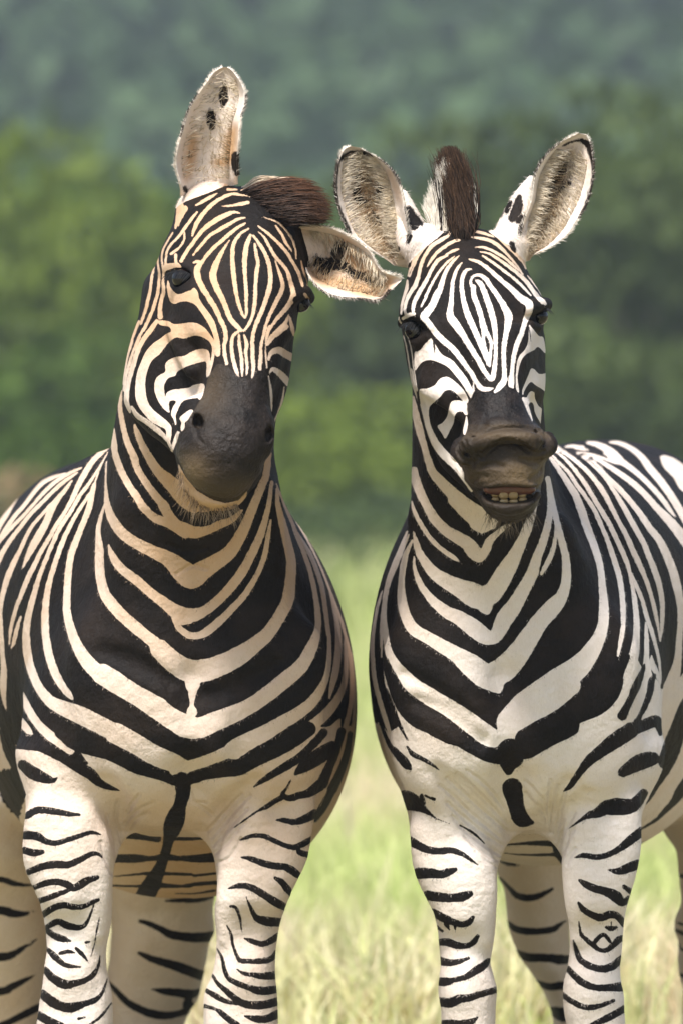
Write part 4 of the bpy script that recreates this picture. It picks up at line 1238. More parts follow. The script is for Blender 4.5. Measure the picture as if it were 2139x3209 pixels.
# ------------------------------------------------------------------ ears: a curved cup of skin with an inner and an outer face
def ear(chart, rows, thick=0.007, flip=False):
    """rows: (xa, ya, xb, yb, depth a, depth b, bowl)"""
    R = crom(np.array(rows, float), 5)
    nr, nc = len(R), 19
    s = np.linspace(-1, 1, nc)
    sp = np.sign(s) * np.abs(s) ** 0.85
    Vi, Vo = [], []
    for r in R:
        a = np.array(W3c(chart, r[0], r[1], r[4])); b = np.array(W3c(chart, r[2], r[3], r[5]))
        w = np.linalg.norm(b - a)
        f = ((sp + 1) / 2)[:, None]
        P = a * (1 - f) + b * f
        bowl = min(r[6], 0.55 * w)
        dep = bowl * (1 - sp ** 2) ** 0.7
        curl = 0.012 * np.exp(-((np.abs(sp) - 0.93) / 0.12) ** 2) * min(1, w / 0.05)
        I = P.copy(); I[:, 1] += dep - curl
        O = P.copy(); O[:, 1] += dep - curl + thick * np.maximum(1 - sp ** 8, 0.0)
        wide = 1 + 0.05 * np.maximum(0, 1 - sp ** 2) 
        O[:, [0, 2]] = P.mean(0)[[0, 2]] + (P[:, [0, 2]] - P.mean(0)[[0, 2]]) * (1.03 * wide)[:, None]
        Vi.append(I); Vo.append(O)
    Vi, Vo = np.array(Vi), np.array(Vo)
    V = np.concatenate([Vi.reshape(-1, 3), Vo.reshape(-1, 3)])
    n = nr * nc
    F = []
    for i in range(nr - 1):
        for j in range(nc - 1):
            a = i * nc + j
            F.append((a, a + 1, a + nc + 1, a + nc))
            F.append((n + a, n + a + nc, n + a + nc + 1, n + a + 1))
        a = i * nc; b = a + nc - 1
        F.append((a, a + nc, n + a + nc, n + a)); F.append((b + nc, b, n + b, n + b + nc))
    for j in range(nc - 1):
        a = (nr - 1) * nc + j
        F.append((a, a + 1, n + a + 1, n + a))
    outer = np.concatenate([np.zeros(n), np.ones(n)])
    return V, np.array(F), outer, Vi

def strands(roots, mids, tips, w, cols_root, cols_tip, seg=4):
    """tapered four-sided hairs through three points each"""
    n = len(roots)
    t = np.linspace(0, 1, seg + 1)
    V, C = [], []
    tang = tips - roots
    up = np.cross(tang, np.array([0, 1, 0]) + RNG.normal(0, 0.2, (n, 3)))
    up /= np.linalg.norm(up, axis=1)[:, None] + 1e-9
    vp = np.cross(tang, up); vp /= np.linalg.norm(vp, axis=1)[:, None] + 1e-9
    for k in range(seg + 1):
        u = t[k]
        c = (1 - u) ** 2 * roots + 2 * u * (1 - u) * mids + u * u * tips
        ww = (w * (1 - 0.85 * u))[:, None]
        V += [c + up * ww, c - up * ww * 0.5 + vp * ww * 0.8, c - up * ww * 0.5 - vp * ww * 0.8]
        cc = cols_root * (1 - u) + cols_tip * u
        C += [cc, cc, cc]
    V = np.stack(V, 1).reshape(-1, 3); C = np.stack(C, 1).reshape(-1, 3)
    base = (np.arange(n) * 3 * (seg + 1))[:, None]
    F = []
    for k in range(seg):
        for q in range(3):
            a, b = 3 * k + q, 3 * k + (q + 1) % 3
            F.append(base + np.array([a, b, b + 3, a + 3]))
    return V, np.concatenate(F), C

def tris_sphere(c, r, nu=24, nv=14):
    u = np.linspace(0, 2 * np.pi, nu, endpoint=False); v = np.linspace(0.02, np.pi - 0.02, nv)
    P = np.array([[c[0] + r[0] * math.sin(b) * math.cos(a), c[1] + r[1] * math.sin(b) * math.sin(a), c[2] + r[2] * math.cos(b)] for b in v for a in u])
    F = [(i * nu + j, i * nu + (j + 1) % nu, (i + 1) * nu + (j + 1) % nu, (i + 1) * nu + j) for i in range(nv - 1) for j in range(nu)]
    return P, np.array(F)

def build_skin(name, root, body, coat, ears, earcoat, tintfn, base, headtest, barrel_period):
    P = body.prims
    lo = np.min([p.lo for p in P], 0); hi = np.max([p.hi for p in P], 0)
    h = 0.0075
    xs = np.arange(lo[0], hi[0], h)
    ys = np.concatenate([np.arange(lo[1], 0.62, h), np.arange(0.62, hi[1], 0.014)])
    zs = np.concatenate([np.arange(-0.03, 0.27, 0.013), np.arange(0.27, hi[2], h)])
    d = body.grid(xs, ys, zs)
    V, Q = surface_nets(d, xs, ys, zs); del d
    fc = V[Q].mean(1)
    V, Q, other = subdivide(V, Q, (fc[:, 1] < 0.66) & (fc[:, 2] > 0.25), [])
    V = relax(body, V, 2)
    fc = V[Q].mean(1)
    V, Q, other = subdivide(V, Q, headtest(fc), other)
    V = relax(body, V, 2)
    N = vnormals(V, Q)
    fc = V[Q].mean(1)
    V, Q, other = subdivide(V, Q, ~headtest(fc) & (fc[:, 1] < 0.62) & (fc[:, 2] > 0.28) & (N[Q[:, 0]][:, 1] < 0.25), other)
    dd, lab = body.at(V, True)
    N = vnormals(V, Q)
    L, S, C = paint(coat)
    LE, TT = paint_ears(earcoat)
    px, py = chart_of(V)
    stripe = np.zeros(len(V)); crease = np.full(len(V), -12.0)
    for g, l in enumerate('HBRG'):
        m = lab == g
        stripe[m] = L[l].sample(px[m], py[m])
        if l in 'HB': crease[m] = C[l].sample(px[m], py[m])
    m = lab == 4
    stripe[m] = LE.sample(px[m], py[m])
    # far flanks: stripes run down from the spine
    bar = (lab == 2) | ((lab == 1) & (V[:, 1] > 0.2) & (V[:, 2] > 0.62))
    side = np.clip((N[:, 1] - 0.0) / 0.06, 0, 1) * np.clip((V[:, 1] - 0.42) / 0.08, 0, 1)
    ph = (V[:, 1] + 0.10 * np.sin(V[:, 2] * 5 + 1) + 0.22 * np.clip(V[:, 2] - 0.9, 0, 1)) / barrel_period
    band = np.sin(2 * np.pi * ph + 0.6 * np.sin(9 * V[:, 2])) * 45 + 4
    stripe = np.where(bar & (side > 0.5), np.clip(band, -12, 12), stripe)
    nk = (lab == 1) & (V[:, 2] > 1.12) & (N[:, 1] > 0.02) & (stripe <= -11.5)
    nb = np.sin(2 * np.pi * (V[:, 2] + .35 * V[:, 1] + .01 * np.sin(V[:, 1] * 30)) / .085) * 30 - 4
    stripe = np.where(nk, np.clip(nb, -12, 12), stripe)
    stripe = np.where(V[:, 2] < 0.055, -12, stripe)
    sooty = np.where(lab == 0, S.sample(px, py), 0)
    tint, ruddy = tintfn(V, N, px, py, lab)
    soft = np.where(lab == 4, 0.35, 0.0)
    # short coat hair lying along the skin
    ok = np.nonzero((N[:, 1] < 0.4) & (V[:, 1] < 1.1) & (V[:, 2] > 0.26) & (sooty < 0.3))[0]
    w = np.where(headtest(V[ok]), .45, 1.0)
    hi = RNG.choice(ok, 210000, p=w / w.sum())
    nh = len(hi)
    hN = N[hi]
    d0 = np.where((lab[hi] == 0)[:, None], np.array((0, -.5, -1.0)), np.array((0, .8, -1.0))) + RNG.normal(0, .25, (nh, 3))
    d0 -= hN * (d0 * hN).sum(1)[:, None]
    d0 /= np.linalg.norm(d0, axis=1)[:, None] + 1e-9
    wd = np.cross(hN, d0)
    R0 = V[hi] + wd * RNG.normal(0, .0012, (nh, 1)) + d0 * RNG.normal(0, .0012, (nh, 1)) - hN * .0006
    L0 = np.where(lab[hi] == 0, .0042, np.where(lab[hi] == 4, .010, .0048)) * RNG.uniform(.6, 1.3, nh)
    tip = R0 + (d0 + hN * RNG.uniform(.12, .42, (nh, 1))) * L0[:, None]
    hw = (RNG.uniform(.0003, .0005, nh))[:, None]
    hv = np.stack([R0 - wd * hw, R0 + wd * hw, tip], 1).reshape(-1, 3)
    wh = (stripe[hi] + RNG.normal(0, 1.6, nh)) > 0
    tn_ = np.clip(tint[hi] + RNG.normal(0, .12, nh), 0, 1)[:, None]
    pale = np.array((.78, .695, .615)) * (1 - tn_) + np.array((.53, .32, .165)) * tn_
    dk = np.array((.008, .0065, .006)) * RNG.uniform(.6, 2.2, (nh, 1))
    hc = np.where(wh[:, None], pale * RNG.uniform(.8, 1.06, (nh, 1)), dk)
    mesh_np('coat_hair', hv, [np.arange(3 * nh).reshape(-1, 3)], FUR, root, True, {'col': np.repeat(hc, 3, 0)}, offset=root.location)
    # ears
    nV = [V]; nF = [Q]; att = {'stripe': [stripe], 'crease': [crease], 'sooty': [sooty], 'tint': [tint], 'ruddy': [ruddy], 'soft': [soft]}
    off = len(V); inner = []
    for chart, rows in ears:
        ev, ef, outer, vi = ear(chart, rows)
        inner.append((chart, vi))
        ex, ey = chart_of(ev)
        st = LE.sample(ex, ey); tn = TT.sample(ex, ey) * 0.9
        nr = vi.shape[0]
        tt = np.tile(np.repeat(np.linspace(0, 1, nr), 19), 2)
        st = np.where(outer > 0.5, np.where(tt > 0.93, 12, np.where(tt > 0.5, -12, np.where((tt > 0.22) & (tt < 0.34), -12, 12))), st)
        nV.append(ev); nF.append(ef + off); off += len(ev)
        for k, a in (('stripe', st), ('crease', np.full(len(ev), -12.0)), ('sooty', np.zeros(len(ev))), ('tint', np.where(outer > 0.5, 0.15, 0.12 + tn)), ('ruddy', np.zeros(len(ev))), ('soft', np.where(outer > 0.5, 0.12, 0.38))):
            att[k].append(a)
    VV = np.vstack(nV)
    faces = [np.vstack(nF)]
    by = {}
    for r in other: by.setdefault(len(r), []).append(r)
    faces += [np.array(v) for v in by.values()]
    o = mesh_np('body', VV, faces, COAT, root, True, {k: np.concatenate(a) for k, a in att.items()}, offset=root.location)
    print(name, 'verts', len(VV))
    return o, inner

def paint_ears(text):
    E, T = Field(12), Field(0)
    for ln in text.strip().splitlines():
        head, b = ln.split(':')
        _, kind, c = head.split()
        sc = CHARTS[c][2]
        P = [(*ch(c, float(q.split(',')[0]), float(q.split(',')[1])), 0.5 * float(q.split(',')[2]) / sc) for q in b.split()]
        if kind == 'T':
            T.stroke(P, 1)
        else: E.stroke([(a, b, 1.35 * w) for a, b, w in P], -1)
    T.f = np.clip((T.f) / 12, 0, 1)
    T.blur(9)
    return E, T
# ------------------------------------------------------------------ left zebra: head rolled, mane flopped over
def pt(c, x, yy, y, r): return (*W3c(c, x, yy, y), r)
bl = Body()
bl.barrel(2, [(0.16, 575, 1500, 2380, 340), (.3, 560, 1390, 2580, 465), (.6, 530, 1405, 2730, 565), (.9, 505, 1440, 2815, 607), (1.2, 475, 1450, 2780, 590),
              (1.5, 450, 1440, 2680, 545), (1.8, 430, 1440, 2500, 450), (2.05, 420, 1560, 2250, 260)], k=.04, p=2.1, lean=-72)
bl.column(1, [(790, 600, 880, -.06, .09), (850, 560, 890, -.10, .11), (930, 500, 890, -.13, .14), (1100, 430, 885, -.14, .20), (1230, 380, 875, -.12, .25),
              (1392, 350, 858, -.09, .32), (1500, 333, 872, -.07, .38), (1650, 300, 906, -.04, .45), (1800, 240, 964, -.015, .52), (1950, 165, 1018, 0, .56),
              (2100, 105, 1062, .005, .56), (2250, 72, 1066, .01, .55), (2380, 75, 1048, .03, .50), (2480, 120, 1005, .07, .45), (2560, 230, 900, .13, .40), (2600, 320, 800, .19, .36)], k=0.06, p=2.25)
# forelegs
bl.column(1, [(150, 190, 820, .11, .42), (300, 200, 830, .10, .40), (450, 213, 860, .09, .38), (600, 215, 880, .085, .36), (750, 208, 950, .08, .34), (930, 216, 960, .08, .32), (1080, 241, 925, .08, .30),
              (1230, 290, 913, .085, .28), (1380, 331, 910, .09, .27), (1500, 360, 905, .095, .26), (1600, 375, 890, .10, .255), (1750, 385, 862, .10, .25),
              (1900, 379, 866, .10, .25), (1990, 365, 882, .098, .25), (2110, 335, 908, .095, .255), (2230, 318, 915, .092, .26), (2353, 302, 914, .09, .26),
              (2480, 315, 900, .095, .255), (2620, 370, 850, .115, .24), (2800, 405, 810, .13, .235), (3150, 410, 805, .13, .235), (3330, 375, 840, .11, .25),
              (3470, 400, 815, .10, .23), (3560, 370, 850, .05, .22), (3762, 315, 905, .0, .24)], k=0.05, chart='c7', p=2.7)
bl.column(1, [(150, 400, 1200, .11, .42), (300, 390, 1180, .10, .40), (450, 330, 1158, .09, .38), (600, 290, 1138, .085, .36), (750, 265, 1114, .08, .34), (860, 278, 1088, .08, .33), (1000, 315, 1060, .08, .31),
              (1170, 338, 985, .08, .29), (1300, 342, 932, .085, .28), (1400, 320, 892, .09, .27), (1520, 324, 852, .095, .26), (1650, 336, 826, .10, .255), (1800, 328, 810, .10, .25),
              (1950, 300, 808, .098, .25), (2100, 240, 822, .095, .255), (2230, 231, 828, .092, .26), (2353, 232, 830, .09, .26),
              (2480, 245, 815, .095, .255), (2620, 300, 770, .115, .24), (2800, 335, 735, .13, .235), (3150, 340, 730, .13, .235), (3330, 300, 765, .11, .25),
              (3470, 330, 740, .10, .23), (3560, 295, 775, .05, .22), (3762, 240, 830, .0, .24)], k=0.05, chart='c8', p=2.7)
# hind legs
bl.column(3, [(500, -600, 330, 1.25, 1.9), (800, -640, 330, 1.3, 1.9), (1000, -640, 330, 1.34, 1.86), (1280, -560, 325, 1.42, 1.80), (1430, -530, 305, 1.47, 1.78), (1600, -518, 318, 1.50, 1.78), (1700, -525, 276, 1.52, 1.79), (1850, -540, 250, 1.56, 1.82),
              (2000, -560, 220, 1.60, 1.86), (2150, -580, 186, 1.64, 1.90), (2230, -585, 130, 1.66, 1.92), (2353, -560, 70, 1.68, 1.94), (2520, -520, -20, 1.69, 1.90),
              (2700, -480, -80, 1.69, 1.83), (3300, -470, -90, 1.66, 1.78), (3520, -500, -60, 1.60, 1.77), (3600, -510, -50, 1.56, 1.76), (3690, -540, -20, 1.52, 1.76)], k=0.05, chart='c8')
bl.column(3, [(500, -560, 500, 1.25, 1.9), (800, -560, 500, 1.3, 1.9), (1000, -520, 490, 1.34, 1.86), (1300, -450, 450, 1.44, 1.80), (1600, -350, 425, 1.50, 1.78), (1900, -260, 412, 1.57, 1.83),
              (2100, -210, 402, 1.62, 1.88), (2353, -180, 385, 1.68, 1.94), (2520, -130, 330, 1.69, 1.90), (2700, -90, 280, 1.69, 1.83),
              (3300, -80, 270, 1.66, 1.78), (3520, -110, 300, 1.60, 1.77), (3600, -120, 310, 1.56, 1.76), (3690, -150, 340, 1.52, 1.76)], k=0.05, chart='c7')
bl.rope(2, [(*W3(425, 1560, 2.05), .035), (*W3(425, 1800, 2.16), .028), (*W3(425, 2200, 2.18), .022), (*W3(425, 2700, 2.16), .03), (*W3(425, 2950, 2.16), .008)], k=.05)
for q, (x, yy) in enumerate(((360, 1690), (585, 1700))):
    bl.blob(1, W3c('F', x, yy, .085), (.11, .075, .10), k=.07)
bl.blob(1, W3c('F', 300, 1560, .06), (.09, .06, .12), k=.06, rot=.5)
bl.blob(1, W3c('F', 620, 1560, .06), (.09, .06, .12), k=.06, rot=-.5)
bl.rope(1, [(*W3c('c7', 790, 900, .105), .012), (*W3c('c7', 800, 1250, .10), .016), (*W3c('c7', 780, 1600, .11), .010)], k=.03)
bl.rope(1, [(*W3c('c8', 470, 1050, .105), .012), (*W3c('c8', 430, 1350, .10), .016), (*W3c('c8', 430, 1650, .11), .010)], k=.03)
bl.blob(1, W3c('c7', 560, 1960, .125), (.035, .04, .05), k=.03)
bl.blob(1, W3c('c8', 560, 1960, .125), (.035, .04, .05), k=.03)
bl.surf_rope(1, 'F', [(320, 1170, .03), (345, 1350, .05), (395, 1560, .05), (430, 1700, .03)], .012, k=.06)
bl.surf_rope(1, 'F', [(600, 1170, .03), (570, 1350, .05), (515, 1560, .05), (465, 1700, .03)], .012, k=.06)
bl.surf_rope(1, 'F', [(445, 1560, .012), (445, 1700, .02), (440, 1830, .016)], .010, k=.05, op='-')
bl.surf_rope(1, 'c7', [(880, 420, .012), (960, 560, .016), (1000, 720, .014), (960, 900, .008)], .008, k=.03, op='-')
bl.surf_rope(1, 'c8', [(640, 420, .012), (480, 560, .016), (380, 700, .014), (330, 900, .008)], .008, k=.03, op='-')
bl.surf_rope(1, 'c5', [(30, 1000, .01), (160, 1035, .014), (300, 1100, .014), (430, 1170, .008)], .005, k=.02, op='-')
bl.surf_rope(1, 'c5', [(640, 1250, .008), (760, 1225, .014), (900, 1165, .014), (1040, 1080, .008)], .005, k=.02, op='-')
bl.surf_rope(1, 'c7', [(330, 700, .02), (360, 1000, .03), (450, 1300, .02)], .008, k=.04)
bl.surf_rope(1, 'c7', [(640, 700, .02), (620, 1000, .03), (580, 1300, .02)], .008, k=.04)
bl.surf_rope(1, 'c8', [(1000, 600, .02), (900, 950, .03), (760, 1300, .02)], .008, k=.04)
bl.surf_rope(1, 'c8', [(640, 700, .02), (600, 1000, .03), (540, 1300, .02)], .008, k=.04)
# head
bl.column(0, [(225, 560, 960, -.10, .0, 800), (290, 400, 1120, -.145, .03, 850), (380, 300, 1205, -.19, .05, 870), (470, 262, 1262, -.215, .06, 875), (600, 212, 1302, -.245, .07, 868), (730, 150, 1332, -.27, .07, 860), (870, 118, 1345, -.29, .06, 850),
              (1000, 128, 1348, -.305, .05, 845), (1150, 150, 1300, -.325, .03, 838), (1300, 190, 1250, -.345, 0, 830), (1430, 230, 1235, -.36, -.05, 825)], k=0.02, p=2.3, chart='c1')
bl.column(0, [(-437, 361, 1500, -.21, .08, 800), (-306, 268, 1495, -.235, .08, 810), (-150, 240, 1490, -.25, .07, 820), (0, 215, 1488, -.265, .06, 830), (200, 150, 1486, -.28, .05, 850), (380, 112, 1468, -.29, .04, 860),
              (540, 92, 1442, -.295, .03, 870), (680, 102, 1402, -.30, .0, 880), (800, 170, 1350, -.31, -.05, 890), (940, 310, 1310, -.33, -.10, 900), (1030, 430, 1260, -.35, -.15, 900), (1130, 520, 1200, -.37, -.2, 900)], k=0.02, p=2.1, chart='c2')
bl.column(0, [(-250, 560, 1400, -.335, -.12, 1090), (0, 640, 1420, -.365, -.15, 1085), (200, 720, 1410, -.388, -.18, 1080), (400, 750, 1385, -.41, -.20, 1060), (550, 745, 1335, -.427, -.22, 1040), (700, 690, 1308, -.445, -.25, 1015), (820, 620, 1298, -.462, -.27, 990),
              (930, 556, 1300, -.475, -.28, 960), (1030, 532, 1298, -.482, -.29, 945), (1120, 534, 1278, -.485, -.29, 940), (1200, 548, 1240, -.483, -.29, 930), (1300, 580, 1212, -.477, -.29, 915), (1390, 650, 1140, -.466, -.29, 910), (1460, 740, 1070, -.452, -.29, 905), (1500, 820, 1010, -.435, -.3, 900)], k=0.045, p=2.4, chart='c2')
bl.column(0, [(1120, 545, 1200, -.42, -.2, 900), (1250, 556, 1225, -.440, -.2, 900), (1350, 575, 1190, -.452, -.21, 900), (1430, 620, 1120, -.452, -.22, 900), (1510, 690, 1060, -.442, -.23, 890), (1570, 770, 1000, -.42, -.25, 885)], k=0.008, p=2.3, chart='c2')
# brow ridges, cheek bone, nostril rims
bl.rope(0, [pt('c1', 180, 912, -.185, .009), pt('c1', 225, 868, -.215, .012), pt('c1', 300, 858, -.245, .012), pt('c1', 385, 895, -.262, .010), pt('c1', 440, 965, -.275, .006)], k=.014)
bl.rope(0, [pt('c1', 215, 1060, -.215, .007), pt('c1', 290, 1100, -.255, .008), pt('c1', 380, 1085, -.27, .007)], k=.012)
bl.rope(0, [pt('c1', 1225, 1120, -.275, .010), pt('c1', 1300, 1090, -.225, .014), pt('c1', 1345, 1130, -.18, .012)], k=.014)
bl.rope(0, [pt('c2', 520, 80, -.27, .004), pt('c2', 580, 250, -.30, .012), pt('c2', 640, 420, -.32, .006)], k=.04)
bl.blob(0, W3c('c2', 700, 830, -.405), (.032, .03, .042), k=.025)
bl.blob(0, W3c('c2', 1255, 925, -.41), (.014, .024, .034), k=.02)
for x, yy, rx_, rz_, rt in ((712, 842, .0085, .014, .3), (1285, 945, .006, .013, -.1)):
    f_ = bl.front(*ch('c2', x, yy)) or -.40
    bl.blob(0, W3c('c2', x, yy, f_ + .006), (rx_, .022, rz_), k=.006, op='-', rot=rt)
mouth = []
for x, yy, r_ in ((585, 1300, .003), (640, 1365, .005), (720, 1420, .006), (820, 1468, .0065), (930, 1492, .0065), (1030, 1470, .006), (1095, 1410, .0035)):
    f_ = bl.front(*ch('c2', x, yy)) or -.43
    mouth.append(pt('c2', x, yy, f_ + .001, r_))
bl.rope(0, mouth, k=.005, op='-')
# ear roots
bl.rope(4, [pt('c1', 490, 400, -.09, .042), pt('e1', 620, 1720, -.065, .034), pt('e1', 640, 1560, -.045, .024)], k=.02)
bl.rope(4, [pt('c1', 1200, 600, -.10, .045), pt('e2', 330, 780, -.12, .040), pt('e2', 480, 830, -.125, .028)], k=.02)
# eye sockets
LEFT_EYES = []
for c, x, y, r, push in (('c1', 322, 976, .0185, .0125), ('c1', 1283, 1180, .0165, .010)):
    px_, py_ = ch(c, x, y)
    yf = bl.front(px_, py_) or -0.2
    cc = np.array(W3(px_, py_, yf + push))
    LEFT_EYES.append((cc, r))
    bl.blob(0, cc - np.array((0, .004, 0)), (r * 1.06, r * 1.06, r * .86), k=.006, op='-')

EAR_L1 = [(265, 1700, 960, 1560, -.11, -.10, .03), (262, 1600, 955, 1490, -.125, -.11, .035), (210, 1400, 968, 1400, -.135, -.125, .045), (195, 1280, 965, 1250, -.14, -.135, .05), (220, 1100, 980, 1080, -.145, -.145, .055), (262, 950, 990, 900, -.145, -.15, .055),
          (305, 790, 1003, 740, -.145, -.15, .05), (372, 610, 1052, 600, -.14, -.15, .045), (470, 450, 1062, 470, -.135, -.145, .04), (570, 310, 1030, 360, -.13, -.14, .034), (655, 190, 970, 250, -.12, -.13, .022), (735, 133, 890, 150, -.115, -.12, .01), (785, 118, 830, 118, -.11, -.115, .0)]
EAR_L2 = [(250, 590, 330, 930, -.14, -.15, .02), (310, 560, 370, 1000, -.15, -.17, .03), (450, 545, 420, 1110, -.165, -.19, .045), (600, 560, 500, 1215, -.18, -.21, .055), (720, 590, 600, 1285, -.195, -.225, .055), (850, 660, 720, 1328, -.21, -.24, .05), (980, 740, 860, 1345, -.225, -.25, .045), (1080, 830, 980, 1350, -.24, -.26, .035),
          (1130, 930, 1070, 1365, -.25, -.265, .03), (1200, 1030, 1140, 1372, -.26, -.27, .022), (1290, 1070, 1220, 1345, -.27, -.275, .014), (1370, 1095, 1290, 1270, -.275, -.28, .006), (1425, 1130, 1415, 1150, -.28, -.28, .0)]

def tint_left(V, N, px, py, lab):
    t = np.full(len(V), 0.36)
    t += np.where(lab == 1, 0.55 * np.exp(-((px - 590) / 260) ** 2) * np.clip((2150 - py) / 300, 0, 1), 0)
    t += np.where(lab == 1, 0.30 * np.clip((px - 640) / 260, 0, 1), 0)
    t += np.where(lab == 2, 0.22 + 0.3 * np.exp(-((px - 560) / 200) ** 2) * np.clip((py - 2500) / 100, 0, 1), 0) - np.where((lab == 1) & (py > 2650), 0.2 * np.clip((py - 2650) / 150, 0, 1), 0) + np.where(lab == 3, 0.02, 0)
    t += np.where(lab == 0, 0.50 * np.clip((1200 - py) / 150, 0, 1) + 0.6 * np.clip((py - 1440) / 40, 0, 1), 0)
    t += np.where(lab == 1, 0.25 * np.exp(-((px - 560) / 170) ** 2 - ((py - 2560) / 90) ** 2), 0)
    r = np.where(lab == 0, 1.0 * np.exp(-(((px - 600) / 55) ** 2 + ((py - 1480) / 55) ** 2)) + 0.40 * np.exp(-(((px - 650) / 60) ** 2 + ((py - 1215) / 90) ** 2)) + 0.25 * np.exp(-(((px - 740) / 120) ** 2 + ((py - 1520) / 40) ** 2)) + 0.3 * np.clip((py - 1500) / 60, 0, 1), 0)
    return np.clip(t, 0, 1), np.clip(r + np.where(lab == 0, .03, 0), 0, 1)

Z1 = empty('zebra', (W3(590, 1600, 0)[0], 0.9, 0.0))
tag(Z1, 'zebra with tilted head, brown mane flopped sideways and one ear sticking out', 'zebra', 'zebras standing side by side')
skin1, inner1 = build_skin('left', Z1, bl, COAT_LEFT, [('e1', EAR_L1), ('e2', EAR_L2)], EARS_LEFT, tint_left, -12,
    lambda c: (c[:, 1] < 0.10) & (((c[:, 2] > W3(0, 1610, -.3)[2]) & (c[:, 1] < -.36)) | ((c[:, 2] > W3(0, 1440, -.2)[2]) & (c[:, 1] < .10))), 0.105)
# ------------------------------------------------------------------ right zebra: lips curled, teeth showing
br = Body()
br.barrel(2, [(.16, 1600, 1520, 2380, 330), (.3, 1620, 1420, 2560, 430), (.6, 1680, 1430, 2650, 510), (.9, 1728, 1445, 2710, 565), (1.2, 1780, 1435, 2695, 565), (1.5, 1830, 1400, 2620, 535), (1.8, 1870, 1383, 2520, 480), (2.05, 1890, 1500, 2250, 280)], k=.04, p=2.15, lean=30)
br.column(1, [(800, 1360, 1560, -.06, .08), (860, 1330, 1600, -.09, .09), (930, 1305, 1640, -.12, .1), (1100, 1292, 1690, -.14, .16), (1265, 1291, 1700, -.13, .22), (1425, 1290, 1715, -.10, .30), (1560, 1287, 1750, -.07, .37), (1640, 1285, 1800, -.05, .42),
              (1720, 1256, 1860, -.035, .45), (1800, 1228, 1920, -.02, .48), (1900, 1200, 1985, -.005, .51), (2000, 1180, 2035, .0, .52), (2100, 1172, 2058, .01, .52), (2200, 1182, 2068, .015, .51), (2300, 1206, 2070, .03, .48), (2400, 1250, 2062, .05, .45),
              (2480, 1290, 2020, .08, .42), (2560, 1360, 1940, .14, .38), (2600, 1430, 1860, .19, .35)], k=0.06, p=2.25)
br.column(1, [(150, 300, 900, .11, .40), (280, 325, 960, .10, .38), (400, 357, 1060, .09, .37), (550, 368, 1120, .085, .36), (700, 390, 1170, .08, .34), (850, 410, 1165, .08, .33), (1000, 440, 1130, .08, .31), (1110, 475, 1103, .08, .30), (1290, 540, 1096, .085, .28), (1450, 590, 1092, .09, .27),
              (1580, 620, 1085, .095, .26), (1700, 632, 1070, .10, .255), (1850, 645, 1047, .10, .25), (1950, 646, 1070, .10, .25), (2070, 637, 1098, .098, .25), (2200, 649, 1090, .095, .255), (2353, 652, 1085, .092, .255), (2480, 665, 1070, .10, .25), (2620, 700, 1040, .115, .24),
              (2800, 725, 1015, .13, .235), (3150, 725, 1015, .13, .235), (3330, 690, 1045, .11, .25), (3470, 715, 1020, .10, .23), (3560, 680, 1055, .05, .22), (3762, 625, 1110, .0, .24)], k=0.05, chart='c11', p=2.7)
br.column(1, [(150, 500, 1290, .11, .40), (300, 440, 1260, .10, .39), (450, 415, 1205, .09, .38), (600, 405, 1186, .085, .36), (760, 435, 1178, .08, .34), (900, 500, 1166, .08, .33), (1050, 560, 1142, .08, .31), (1170, 577, 1120, .08, .30), (1330, 587, 1082, .085, .28), (1450, 594, 1052, .09, .27), (1600, 605, 1035, .095, .26),
              (1750, 604, 1025, .10, .25), (1880, 590, 1011, .10, .25), (2000, 562, 1016, .098, .25), (2100, 551, 1038, .095, .255), (2250, 560, 1046, .092, .255), (2353, 577, 1050, .092, .255), (2480, 590, 1040, .10, .25), (2620, 630, 1000, .115, .24),
              (2800, 660, 970, .13, .235), (3150, 660, 970, .13, .235), (3330, 625, 1000, .11, .25), (3470, 650, 975, .10, .23), (3560, 615, 1010, .05, .22), (3762, 560, 1065, .0, .24)], k=0.05, chart='c12', p=2.7)
br.column(3, [(500, 1060, 1720, 1.25, 1.9), (850, 1085, 1700, 1.32, 1.86), (1130, 1105, 1690, 1.40, 1.82), (1250, 1155, 1690, 1.44, 1.80), (1400, 1176, 1690, 1.48, 1.78), (1560, 1192, 1690, 1.52, 1.78), (1680, 1230, 1690, 1.55, 1.79), (1800, 1280, 1700, 1.58, 1.82), (1900, 1350, 1710, 1.60, 1.84),
              (2000, 1420, 1720, 1.63, 1.87), (2100, 1480, 1740, 1.66, 1.90), (2220, 1532, 1760, 1.68, 1.92), (2353, 1560, 1790, 1.69, 1.92), (2500, 1570, 1790, 1.69, 1.88), (2700, 1580, 1790, 1.69, 1.83), (3300, 1590, 1790, 1.66, 1.78), (3520, 1560, 1810, 1.60, 1.77), (3600, 1550, 1820, 1.56, 1.76), (3690, 1520, 1850, 1.52, 1.76)], k=0.05, chart='c11')
br.column(3, [(400, 1300, 2300, 1.25, 1.9), (700, 1330, 2200, 1.32, 1.88), (830, 1390, 2080, 1.36, 1.86), (950, 1468, 1990, 1.40, 1.83), (1100, 1486, 1920, 1.45, 1.80), (1250, 1502, 1860, 1.49, 1.79), (1380, 1508, 1810, 1.52, 1.79), (1500, 1462, 1770, 1.55, 1.82), (1600, 1458, 1745, 1.57, 1.84),
              (1700, 1488, 1730, 1.60, 1.84), (1850, 1482, 1715, 1.62, 1.82), (2000, 1502, 1710, 1.64, 1.82), (2100, 1524, 1705, 1.65, 1.82), (2700, 1520, 1700, 1.66, 1.80), (3300, 1515, 1700, 1.64, 1.78), (3520, 1490, 1730, 1.60, 1.77), (3690, 1460, 1760, 1.52, 1.76)], k=0.05, chart='c12')
